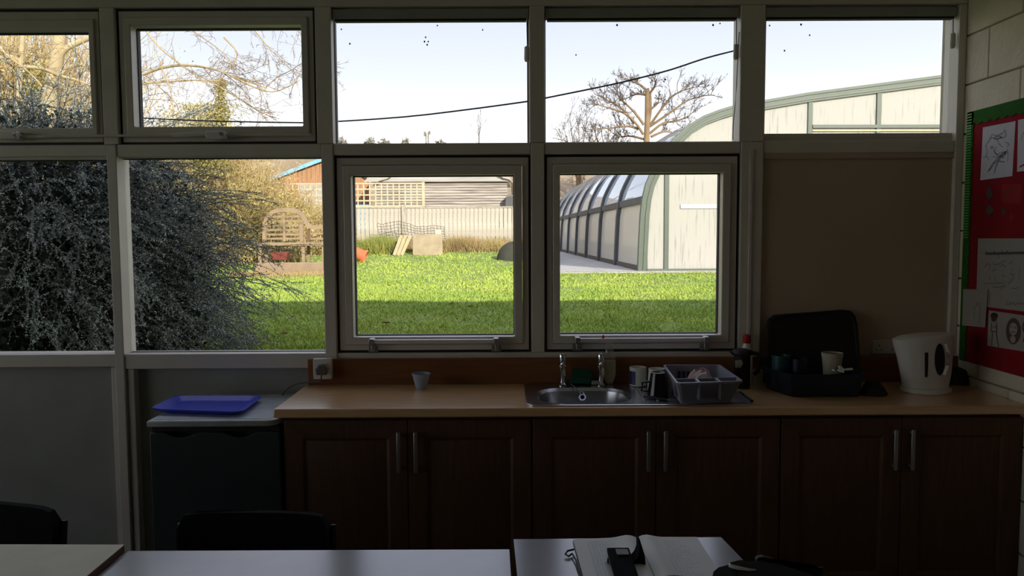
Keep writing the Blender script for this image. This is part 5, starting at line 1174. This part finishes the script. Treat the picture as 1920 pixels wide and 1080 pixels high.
obj('roof_back', MB().hexa([(e0 + .5, YSh + 1.55, zsw + .93), (e1 - .3, YSh + 1.55, zsw + .93), (e1, YSh + 3.2, zsw), (e0, YSh + 3.2, zsw)], [(e0 + .5, YSh + 1.55, zsw + .96), (e1 - .3, YSh + 1.55, zsw + .96), (e1, YSh + 3.2, zsw + .03), (e0, YSh + 3.2, zsw + .03)]), M['shedroof'], t)
obj('verge_trim', MB().tube([P(700, 348, YSh - .2), P(712, 340, YSh - .2), P(727, 336, YSh - .1), P(738, 325, YSh)], .022, 5), M['oaktwig'], t)
obj('verge_trim', MB().tube([P(933, 328, YSh), P(943, 335, YSh - .15), P(955, 338, YSh - .15), P(960, 344, YSh - .2), P(961, 365, YSh - .2)], .03, 5), M['oaktwig'], t)
a, b = P(946, 369, YSh - .25), P(966, 392, YSh - .25); tag(obj('black_bin', MB().prism([(a.x, b.z - .4), (b.x, b.z - .4), (b.x + .02, a.z), (a.x + .04, a.z)], YSh - .45, YSh - .1, 'y'), M['ghrib'], bevel=.01, loc=((a.x + b.x) / 2, YSh - .3, b.z - .4)), 'dark bin-like box at the right end of the grey shed', 'bin')
# ---- shed with blue bargeboard
YB = 26.5; pk = P(632, 289, YB); lf = P(506, 337, YB); rt_ = P(706, 347, YB); zb_ = float(gz(YB))
t = thing('gabled_shed', 'brown timber shed with light blue bargeboard behind the trellis', 'shed', (pk.x, YB + 1.5, zb_))
wl_ = lf.x + .35; wr_ = rt_.x - .25; npl = 20
def roofz(x): return lf.z + (pk.z - lf.z) * (x - lf.x) / (pk.x - lf.x) if x < pk.x else rt_.z + (pk.z - rt_.z) * (rt_.x - x) / (rt_.x - pk.x)
for k in range(npl):
    xa_, xb_ = wl_ + (wr_ - wl_) * k / npl, wl_ + (wr_ - wl_) * (k + 1) / npl - .01
    obj('cladding_board', MB().hexa([(xa_, YB, zb_), (xb_, YB, zb_), (xb_, YB + .02, zb_), (xa_, YB + .02, zb_)], [(xa_, YB, roofz(xa_) - .05), (xb_, YB, roofz(xb_) - .05), (xb_, YB + .02, roofz(xb_) - .05), (xa_, YB + .02, roofz(xa_) - .05)]), M['brownwood'], t)
obj('bargeboard', MB().bar(lf + Vector((0, -.12, 0)), pk + Vector((.02, -.12, 0)), .04, .12), M['bluetrim'], t); obj('bargeboard', MB().bar(pk + Vector((0, -.12, 0)), rt_ + Vector((0, -.12, 0)), .04, .07), M['brownroof'], t)
for a_, b_ in ((lf, pk), (pk, rt_)):
    obj('roof_slope', MB().hexa([a_ + Vector((0, -.1, .02)), b_ + Vector((0, -.1, .02)), b_ + Vector((0, 3, .02)), a_ + Vector((0, 3, .02))], [a_ + Vector((0, -.1, .07)), b_ + Vector((0, -.1, .07)), b_ + Vector((0, 3, .07)), a_ + Vector((0, 3, .07))]), M['brownroof'], t)
a, b = P(560, 345, YB - .05), P(604, 388, YB); obj('window_board', B(a.x, b.x, YB - .03, YB - .001, b.z - .3, a.z), M['sheet2'], t)
a, b = P(655, 376, 23.6), P(692, 384, 23.6); tag(obj('blue_sledge', MB().box(a.x, b.x, 23.5, 23.9, b.z - .9, b.z).box(a.x, b.x + .05, 23.45, 23.95, a.z - .03, a.z), M['bluetrim'], bevel=.03, loc=((a.x + b.x) / 2, 23.6, b.z - .9)), 'light blue plastic box seen through the trellis', 'box')

# ---- garden bench with arched back
YBn = 16.0
t = thing('arched_bench', 'weathered wooden garden bench with arched slatted back, right of the bush', 'bench', (P(560, 495, YBn).x, YBn, float(gz(YBn))))
zy = lambda x, y: P(480 + x * .1296, 380 + y * .1296, YBn)
arch = [zy(120, 560), zy(125, 330), zy(160, 220), zy(230, 145), (zy(330, 110)), zy(450, 105), zy(570, 115), zy(650, 160), zy(700, 240), zy(760, 330), zy(850, 360), zy(950, 350), zy(1040, 370)]
def ribbon(pts, wd_, y0, y1):
    m_ = MB(); pts = [Vector(p) for p in pts]; rr = []
    for i, p in enumerate(pts):
        d = pts[min(i + 1, len(pts) - 1)] - pts[max(i - 1, 0)]; n_ = Vector((-d.z, 0, d.x)).normalized() * wd_ / 2
        rr.append([(p.x - n_.x, y0, p.z - n_.z), (p.x + n_.x, y0, p.z + n_.z), (p.x + n_.x, y1, p.z + n_.z), (p.x - n_.x, y1, p.z - n_.z)])
    return m_.loft(rr)
arp = [Vector(tuple(v)) for v in limb([tuple(p) for p in arch], 0, 0, 3)[0]]
obj('arch_rail', ribbon(arp, .085, YBn, YBn + .05), M['bench'], t)
for k, yy in enumerate((200, 265, 330, 395, 460, 520)):
    a, b = zy(150 if k > 1 else 200 - 20 * k, yy), zy(670 + 8 * k, yy); obj('back_slat', B(a.x, b.x, YBn + .01, YBn + .03, a.z - .022, a.z + .018), M['bench'], t)
for xx_, w__ in ((125, .05), (400, .05), (655, .07)):
    a, b = zy(xx_, 150 if xx_ == 400 else 330), zy(xx_, 560); obj('back_post', B(a.x - w__ / 2, a.x + w__ / 2, YBn - .005, YBn + .045, b.z, a.z), M['bench'], t)
a, b = zy(120, 575), zy(1060, 625); obj('seat', B(a.x, b.x, YBn - .45, YBn + .03, b.z + .01, a.z), M['bench'], t, bevel=.008)
gB = float(gz(YBn - .3))
for xx_, yy_ in ((140, -.40), (140, .0), (755, -.40), (755, .0), (1040, -.4), (1040, 0.)):
    a = zy(xx_, 600); obj('leg', B(a.x - .03, a.x + .03, YBn + yy_, YBn + yy_ + .05, gB - .03, a.z), M['bench'], t)
a = zy(755, 400); obj('arm_post', B(a.x - .03, a.x + .03, YBn - .02, YBn + .02, zy(0, 575).z, a.z), M['brownroof'], t)
a, b = zy(780, 450), zy(1060, 500); obj('arm_slat', B(a.x, b.x, YBn - .0, YBn + .03, a.z - .02, a.z + .02), M['bench'], t); obj('arm_slat', B(a.x, b.x, YBn - .0, YBn + .03, b.z - .05, b.z - .01), M['bench'], t)
a, b = zy(150, 815), zy(1100, 880)
tag(obj('sleeper', MB().box(a.x, b.x, YBn - .75, YBn - .62, float(gz(YBn)) - .12, b.z + .05), M['bench'], bevel=.015, loc=((a.x + b.x) / 2, YBn - .7, b.z)), 'long low timber edging lying on the ground in front of the bench', 'timber')
a, b = zy(290, 710), zy(535, 810); zb_ = b.z - .02
tag(obj('planter', MB().hexa([(a.x + .03, YBn - .35, zb_), (b.x - .03, YBn - .35, zb_), (b.x - .03, YBn - .15, zb_), (a.x + .03, YBn - .15, zb_)], [(a.x, YBn - .38, a.z), (b.x, YBn - .38, a.z), (b.x, YBn - .12, a.z), (a.x, YBn - .12, a.z)]), M['planter'], bevel=.01, loc=((a.x + b.x) / 2, YBn - .25, zb_)), 'red-brown trough planter under the arched bench', 'planter')

# ---- things by the fence
YP = 18.0; c = P(672, 486, YP); gP = float(gz(YP))
m_ = MB().lathe([(.105, 0), (.15, .26), (.17, .265), (.17, .32), (.15, .32), (.13, .05)], (0, 0, 0), 28, cap1=True).xf(Matrix.Translation((c.x + .02, YP, gP + .19)) @ Matrix.Rotation(math.radians(-62), 4, 'Y') @ Matrix.Rotation(math.radians(180), 4, 'X') @ Matrix.Translation((0, 0, -.16)))
tag(obj('plant_pot', m_, M['terracotta'], smooth=True, loc=(c.x, YP, gP + .02)), 'orange terracotta pot lying tipped over on the lawn edge', 'pot')
YC = 20.0; gC = float(gz(YC)) - .02; a, b = P(773, 440, YC), P(830, 487, YC)
t = thing('concrete_slab', 'brown concrete slab standing upright on the lawn by the fence', 'slab', ((a.x + b.x) / 2, YC, gC))
obj('slab', MB().prism([(a.x, gC - .02), (b.x - .03, gC - .02), (b.x + .0, gC + .1), (b.x - .01, a.z), (a.x + .01, a.z + .01)], YC, YC + .09, 'y'), M['slab'], t, bevel=.012)
a2, b2 = P(816, 431, YC + .1), P(828, 441, YC + .1); tag(obj('stone_block', B(a2.x, b2.x, YC + .0, YC + .08, a.z, a2.z), M['kerb'], bevel=.01, loc=(a2.x, YC, a.z)), 'small pale block sitting on the corner of the brown slab', 'block')
for k, (x0_, x1_, lab) in enumerate(((739, 753, 'leftmost of the three old planks leaning on the brown slab'), (746, 761, 'middle one of the three old planks leaning on the brown slab'), (753, 770, 'rightmost of the three old planks, touching the brown slab'))):
    a_, b_ = P(x0_, 484.5, YC - .15), P(x1_, 441, YC - .02); a_.z = max(a_.z, gC + .02)
    tag(obj('old_plank', MB().bar(a_, b_, .085, .035, (0, 1, 0)), M['plank'], bevel=.004, loc=tuple(a_)), lab, 'plank', 'old planks leaning on the brown slab')
a, b = P(732, 454, YC + .1), P(745, 482, YC + .1)
tag(obj('dark_stone', MB().prism([(a.x - .03, gC), (b.x, gC), (b.x + .1, a.z), (a.x + .12, a.z + .02), (a.x, (a.z + gC) / 2)], YC + .15, YC + .24, 'y'), M['mossy'], bevel=.01, loc=((a.x + b.x) / 2, YC + .2, gC)), 'dark grey stone behind the leaning planks', 'stone')
c = P(965, 478, 18.5); g_ = float(gz(18.5)); rr = []
for j in range(7):
    th = j / 6 * math.pi / 2; rr.append([(c.x + .42 * (math.cos(th) + .02) * math.cos(a_ := 2 * math.pi * i / 16) * (1 + .1 * math.sin(3 * a_)), 18.5 + .3 * (math.cos(th) + .02) * math.sin(a_), g_ - .02 + .46 * math.sin(th)) for i in range(16)])
tag(obj('boulder', MB().loft(rr), M['mossy'], smooth=True, loc=(c.x, 18.5, g_)), 'dark mossy boulder at the right edge of the left casement view', 'rock')
# wire mesh
t = thing('wire_mesh', 'sagging rusty wire mesh propped against the fence behind the slab', 'wire mesh', (P(765, 440, 21.3).x, 21.3, float(gz(21.3))))
wp = []
tp_ = lambda px: 417 + 10 * max(0, (px - 740) / 90) + 3 * math.sin(px * .09); bt_ = lambda px: 456
for px in np.arange(708, 834, 6.2): wp.append((np.array([tuple(P(px + 5 * f_ + 1.2 * math.sin(px + 4 * f_), tp_(px) * (1 - f_) + bt_(px) * f_, 21.3 + .08 * math.sin(px * .2))) for f_ in np.linspace(0, 1, 6)]), .007, .007))
for f_ in np.linspace(0, 1, 8): wp.append((np.array([tuple(P(px + 5 * f_, tp_(px) * (1 - f_) + bt_(px) * f_ + .8 * math.sin(px * .3 + 9 * f_), 21.3)) for px in np.linspace(708, 834, 16)]), .007, .007))
V, Fc = tubes_np(wp, 3); npmesh('wires', V, Fc, M['wire'], t)
# weeds along the fence
def weeds(name, label, pa, pb, Y, h, n_, m, loc=True):
    px = gg.uniform(pa, pb, n_); Yy = Y + gg.uniform(-.45, .5, n_); Xx = (px - 960) / F * Yy; z0_ = gz(Yy); hh_ = h * gg.uniform(.35, 1.1, n_) * (.6 + .7 * vnoise(Xx * 2.5 + 7, Yy)); ln = gg.normal(size=(n_, 2)) * hh_[:, None] * .35
    base = np.stack([Xx, Yy, z0_ - .01], -1); an = gg.uniform(0, math.pi, n_); wv = gg.uniform(.004, .011, n_); sv = np.stack([np.cos(an) * wv, np.sin(an) * wv, np.zeros(n_)], -1); tipv = base + np.concatenate([ln, hh_[:, None]], 1)
    V = np.stack([base - sv, base + sv, tipv], 1).reshape(-1, 3); o_ = npmesh(name, V, np.arange(3 * n_).reshape(-1, 3), M[m], k=3, loc=tuple(base.mean(0))); tag(o_, label, 'weeds', kind='stuff')
weeds('dry_weeds', 'dry reddish-brown weeds along the foot of the fence, right of the slab', 828, 985, 21.2, .40, 9000, 'weed')
weeds('dry_weeds', 'tangled green and straw weeds along the fence, left of the planks', 600, 745, 20.6, .42, 9000, 'weedg')
weeds('dry_weeds', 'straw weeds in front of the fence behind the slab and mesh', 700, 850, 21.4, .38, 5000, 'weed')
weeds('dry_weeds', 'dry brown leaf litter strip in front of the bench', 430, 625, 15.0, .10, 5000, 'weed')
weeds('dry_weeds', 'straw grass tufts hugging the paving kerb', 1040, 1380, 15.0, .06, 900, 'weedg')

# ---- pool hall
YG = 16.0; gP = .845
gh_t = thing('pool_hall', 'curved glazed pool hall with sage green end arch, right of the lawn', 'building', (P(1196, 508, YG).x, YG, gP))
po = [(1196, 508), (1197, 480), (1198, 456), (1199.5, 428), (1201, 402), (1204.5, 372), (1211, 345), (1219, 327), (1231, 304), (1244, 283), (1261, 262), (1290.5, 234), (1320, 216), (1350, 204.5), (1379, 195.8), (1434, 186.5), (1520, 171.6), (1651, 154), (1785, 136)]
pz = [P(x, y, YG) for x, y in po]; pro = [(p.x, p.z) for p in pz]; pro[0] = (pro[0][0], gP)
e_ = pro[-1]; sl = (pro[-1][1] - pro[-3][1]) / (pro[-1][0] - pro[-3][0]); ridge = (e_[0] + 3.2, e_[1] + 3.2 * sl)
full = pro + [ridge] + [(2 * ridge[0] - x, z) for x, z in pro[::-1]]
def offs(pl, d):
    o_ = []
    for i, (x, z) in enumerate(pl):
        x0_, z0_ = pl[max(i - 1, 0)]; x1_, z1_ = pl[min(i + 1, len(pl) - 1)]; dx, dz = x1_ - x0_, z1_ - z0_; L = math.hypot(dx, dz); o_.append((x + dz / L * d, z - dx / L * d))
    return o_
RZ = Matrix.Translation((pro[0][0], YG, 0)) @ Matrix.Rotation(math.radians(1.5), 4, 'Z') @ Matrix.Translation((-pro[0][0], -YG, 0))
def archbar(pl, d0, d1, y0, y1):
    a_, b_ = offs(pl, d0), offs(pl, d1); m_ = MB(); m_.loft([[(*p0[:1], y0, p0[1]), (p1[0], y0, p1[1]), (p1[0], y1, p1[1]), (p0[0], y1, p0[1])] for p0, p1 in zip(a_, b_)]); return m_.xf(RZ)
for d0, d1, y0 in ((0, .055, -.02), (.058, .10, 0.0), (.103, .15, -.015), (.153, .19, .0)): obj('end_arch', archbar(full, d0, d1, YG + y0, YG + .12), M['ghgreen'], gh_t, smooth=True, angle=25)
BAY = 3.0; nb2 = 8
for k in range(1, nb2 + 1): obj('rib', archbar(full, -.02, .13, YG + BAY * k - .09, YG + BAY * k + .09), M['ghrib'], gh_t, smooth=True, angle=25)
ie = 5
for k in range(nb2):
    y0, y1 = YG + BAY * k + (.12 if k == 0 else .09), YG + BAY * (k + 1) - .09; xi = pro[0][0]
    obj('base_rail', B(xi + .02, xi + .12, y0, y1, gP, gP + .10).xf(RZ), M['ghbase'], gh_t)
    ze = pro[ie][1]; xe = pro[ie][0]; obj('eave_rail', B(xe + .0, xe + .12, y0, y1, ze - .09, ze + .05).xf(RZ), M['ghrib'], gh_t)
    obj('side_sheet', MB().loft([[(x + .06, y0, z), (x + .075, y0, z), (x + .075, y1, z), (x + .06, y1, z)] for x, z in [(pro[0][0], gP + .1)] + pro[1:ie] + [(xe, ze - .09)]]).xf(RZ), M['ghside'], gh_t)
    seg = [(xe, ze + .05)] + pro[ie + 1:14]; a_, b_ = offs(seg, .05), offs(seg, .06)
    obj('roof_pane', MB().loft([[(p0[0], y0, p0[1]), (p1[0], y0, p1[1]), (p1[0], y1, p1[1]), (p0[0], y1, p0[1])] for p0, p1 in zip(a_, b_)]).xf(RZ), M['ghsky'], gh_t, smooth=True)
    seg = pro[13:] + [ridge]; a_, b_ = offs(seg, .05), offs(seg, .07)
    obj('roof_sheet', MB().loft([[(p0[0], y0, p0[1]), (p1[0], y0, p1[1]), (p1[0], y1, p1[1]), (p0[0], y1, p0[1])] for p0, p1 in zip(a_, b_)]).xf(RZ), M['ghend'], gh_t)
    seg = full[len(pro):]; a_, b_ = offs(seg, .05), offs(seg, .07)
    obj('roof_sheet', MB().loft([[(p0[0], y0, p0[1]), (p1[0], y0, p1[1]), (p1[0], y1, p1[1]), (p0[0], y1, p0[1])] for p0, p1 in zip(a_, b_)]).xf(RZ), M['ghend'], gh_t)
# end wall: mullions, rails and milky sheets
innr = offs(full, .17); XG = lambda px: P(px, 400, YG).x
def topz(x):
    for (xa_, za_), (xb_, zb_) in zip(innr, innr[1:]):
        if xa_ <= x <= xb_ and xb_ > xa_: return za_ + (zb_ - za_) * (x - xa_) / (xb_ - xa_)
    return gP + 1
ml = [XG(1251), XG(1384), XG(1520), XG(1650), XG(1787) + .15]; sp3 = ml[-1] - ml[-2]
while ml[-1] + sp3 < full[-1][0] - .4: ml.append(ml[-1] + sp3)
for x in ml: obj('mullion', MB().hexa([(x - .045, YG + .02, gP), (x + .045, YG + .02, gP), (x + .045, YG + .10, gP), (x - .045, YG + .10, gP)], [(x - .045, YG + .02, topz(x - .045) + .03), (x + .045, YG + .02, topz(x + .045) + .03), (x + .045, YG + .10, topz(x + .045) + .03), (x - .045, YG + .10, topz(x - .045) + .03)]).xf(RZ), M['ghgreen'], gh_t)
ed = [pro[0][0] + .17] + ml + [full[-1][0] - .17]
for a_, b_ in zip(ed, ed[1:]):
    xsn = np.linspace(a_ + .04, b_ - .04, 9); pl_ = [(x, gP + .03) for x in (xsn[0], xsn[-1])] + [(x, topz(x) + .02) for x in xsn[::-1]]
    obj('end_sheet', MB().prism(pl_, YG + .055, YG + .07, 'y').xf(RZ), M['ghend'], gh_t)
zr_ = P(1600, 235, YG).z
for z_ in (zr_,): obj('end_rail', B(ml[2] + .045, ml[-1], YG + .0, YG + .05, z_ - .035, z_ + .03).xf(RZ), M['ghgreen'], gh_t)
obj('end_rail', B(ml[2] + .045, ml[-1], YG + .01, YG + .05, zr_ - .10, zr_ - .07).xf(RZ), M['trellis'], gh_t)
obj('sill_rail', B(pro[0][0] + .17, full[-1][0] - .17, YG + .0, YG + .1, gP, gP + .035).xf(RZ), M['ghgreen'], gh_t)
zr_ = P(1310, 387, YG).z; obj('pale_bar', B(XG(1277), XG(1384) - .05, YG + .03, YG + .054, zr_ - .045, zr_ + .045).xf(RZ), M['sheet'], gh_t, bevel=.01)  # pale bar added across the near end sheets
# far end wall closes the hall
obj('end_sheet', MB().prism([(x, z) for x, z in offs(full, .1)], YG + BAY * nb2 + .1, YG + BAY * nb2 + .12, 'y').xf(RZ), M['ghend'], gh_t)
# inside: folded grey cover with a red edge, orange floats
a = P(1262, 506, YG + .5)
t = thing('pool_cover', 'grey folded cover with a red hem seen through the milky end wall', 'cover', (a.x + .4, YG + .6, gP))
cp = [P(1270, 508, YG + .4), P(1262, 497, YG + .4), P(1276, 487, YG + .4), P(1300, 486, YG + .4), P(1316, 481, YG + .4), P(1326, 492, YG + .4), P(1342, 505, YG + .4), P(1352, 508, YG + .4)]
obj('cover', MB().prism([(p.x, max(gP + .05, p.z)) for p in cp], YG + .14, YG + .55, 'y'), M['tarp'], t, bevel=.02); obj('hem', MB().tube([(p.x, YG + .13, max(gP + .06, p.z)) for p in cp[4:]], .018, 6), M['red'], t)
for k, (px, py, Y, lab) in enumerate(((1104, 432, 25.5, 'orange float board inside the hall, nearest the front'), (1088, 436, 28.5, 'upright orange board inside the hall, second bay from the back'), (1070, 436, 32.0, 'farthest orange board inside the hall'))):
    c = P(px, py, Y); tag(obj('float_board', B(c.x + .35, c.x + .95, Y - .7, Y + .7, gP + .35, gP + 1.15), M['orange'], bevel=.05, loc=(c.x + .6, Y, gP + .35)), lab, 'board', 'orange boards inside the pool hall')
# paving and kerb
pv = sroot('paving_terrace')
gx0 = .95
for ix in range(20):
    for iy in range(4):
        x0_ = gx0 + ix * .9; y0_ = 15.45 + iy * .9
        if y0_ > 16 and x0_ > 2.7: continue
        obj('paving_slab', B(x0_, x0_ + .89, y0_, y0_ + .89, gP - .06, gP - .002), M['paving'], pv)
obj('paving_bed', MB().box(gx0, 2.75, 19.05, 42, gP - .1, gP - .004).box(gx0, 19, 15.4, 42, gP - .25, gP - .065), M['paving'], pv)
for ix in range(20): obj('kerb_stone', B(gx0 + ix * .9, gx0 + ix * .9 + .885, 15.28, 15.44, gP - .25, gP + .004), M['kerb'], pv, bevel=.01)
obj('kerb_face', B(gx0, 19, 15.24, 15.279, gP - .25, gP - .05), M['weed'], pv)

# ---- overhead cable from the trees to the corner of the building
pa_, pb_ = Vector((-7.6, 9.0)), Vector((1.13, 3.97)); px_ = [(-60, 165), (0, 183), (85, 199), (168, 212), (264, 221), (400, 227), (565, 230), (628, 228), (760, 219), (880, 205), (990, 190), (1022, 184), (1140, 160), (1200, 146), (1260, 130), (1320, 110), (1378, 95), (1405, 90)]
pts = []
for x, y in px_:
    v = ray(x, y); d = pb_ - pa_; det = v.x * (-d.y) + d.x * v.y; s_ = (pa_.x * (-d.y) + d.x * pa_.y) / det; pts.append(EYE + v * s_)
cb = limb([tuple(p) for p in pts], 0, 0, 3)[0]
tag(obj('overhead_cable', MB().tube([tuple(p) for p in cb], .0065, 6, .0038), M['dark'], smooth=True, loc=tuple(pts[-1])), 'black overhead cable sagging across the upper windows', 'cable')

# ---- cotoneaster bush close to the windows
gg = np.random.default_rng(21)
t = thing('cotoneaster_bush', 'big dark bush with arching small-leaved sprays outside the left windows', 'bush', (-3.9, 6.2, .57))
stems = []; LC = []; LD = []
ell_c = np.array([-3.82, 6.4, 1.2]); ell_r = np.array([1.5, 1.0, 1.6])
for k in range(1500):
    th = gg.uniform(-math.pi, math.pi); ph = math.acos(gg.uniform(-.35, 1)); d = np.array([math.sin(ph) * math.cos(th), math.sin(ph) * math.sin(th), math.cos(ph)])
    if d[0] < .25 and d[2] < .35 and gg.random() < .72: continue
    p0 = ell_c + d * ell_r * gg.uniform(.35, .8); l = gg.uniform(.5, 1.05)
    if d[0] > .35 and d[1] < .4: l *= 1.12
    dd = d * np.array([1.1, .8, .55]) + gg.normal(size=3) * .28 + np.array([.28, -.05, .10]); q = curvepath(p0, dd, l, 9, .07, -.085, gg); stems.append((q, .004, .0016))
    subs = [q]
    for _ in range(6):
        i = gg.integers(2, 8); dq = q[i + 1] - q[i]; s_ = curvepath(q[i], dq / np.linalg.norm(dq) + gg.normal(size=3) * .6, l * gg.uniform(.15, .38), 4, .12, -.06, gg); stems.append((s_, .0022, .0012)); subs.append(s_)
    for s_ in subs:
        n_ = int(np.linalg.norm(np.diff(s_, axis=0), axis=1).sum() / .0085); tt_ = gg.uniform(.3 if s_ is q else .0, len(s_) - 1.001, n_); ii = tt_.astype(int); fr = (tt_ - ii)[:, None]
        pp_ = s_[ii] * (1 - fr) + s_[ii + 1] * fr; dr = s_[ii + 1] - s_[ii]; dr /= np.linalg.norm(dr, axis=1)[:, None] + 1e-9; LC.append(pp_); LD.append(dr * .6 + gg.normal(size=(n_, 3)) * .7)
LC = np.concatenate(LC); LD = np.concatenate(LD); keepz = LC[:, 1] > 4.35; LC, LD = LC[keepz], LD[keepz]
print('bush leaves', len(LC))
V, Fc = leaves_np(LC, LD, gg.uniform(.009, .020, len(LC)), .5); npmesh('leaves', V, Fc, M['bushleaf'], t)
stems = [s for s in stems if s[0][:, 1].min() > 4.3]
V, Fc = tubes_np(stems, 3); npmesh('twigs', V, Fc, M['bushtwig'], t)
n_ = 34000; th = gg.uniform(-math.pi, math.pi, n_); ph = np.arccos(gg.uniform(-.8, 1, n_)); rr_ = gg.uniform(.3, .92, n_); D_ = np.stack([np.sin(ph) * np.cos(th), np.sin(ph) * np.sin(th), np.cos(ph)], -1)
C_ = ell_c + D_ * ell_r * rr_[:, None]; C_ = C_[C_[:, 2] > .6]; V, Fc = leaves_np(C_, gg.normal(size=(len(C_), 3)), gg.uniform(.03, .08, len(C_)), .6); npmesh('shade_foliage', V, Fc, M['bushshade'], t)
V, Fc = tubes_np([(curvepath((-4.0 + gg.normal() * .25, 6.3 + gg.normal() * .2, .5), (gg.normal() * .4, gg.normal() * .3, 1), 1.2, 6, .1, 0, gg), .03, .012) for _ in range(14)], 6); npmesh('trunks', V, Fc, M['bushtwig'], t, stuff=False)
# block wall added behind the bush, standing in for a dark reflection in the glass
t = thing('dark_backing_wall', 'low dark block wall added behind the bush to darken the view', 'wall', (-5.6, 7.9, .6))
for r_ in range(6):
    for k in range(9):
        x0_ = -8.2 + .46 * k + (.23 if r_ % 2 else 0)
        if x0_ > -4.6: continue
        obj('wall_block', B(x0_, x0_ + .45, 7.85, 8.05, .57 + r_ * .225, .57 + r_ * .225 + .217), M['mossy'], t)
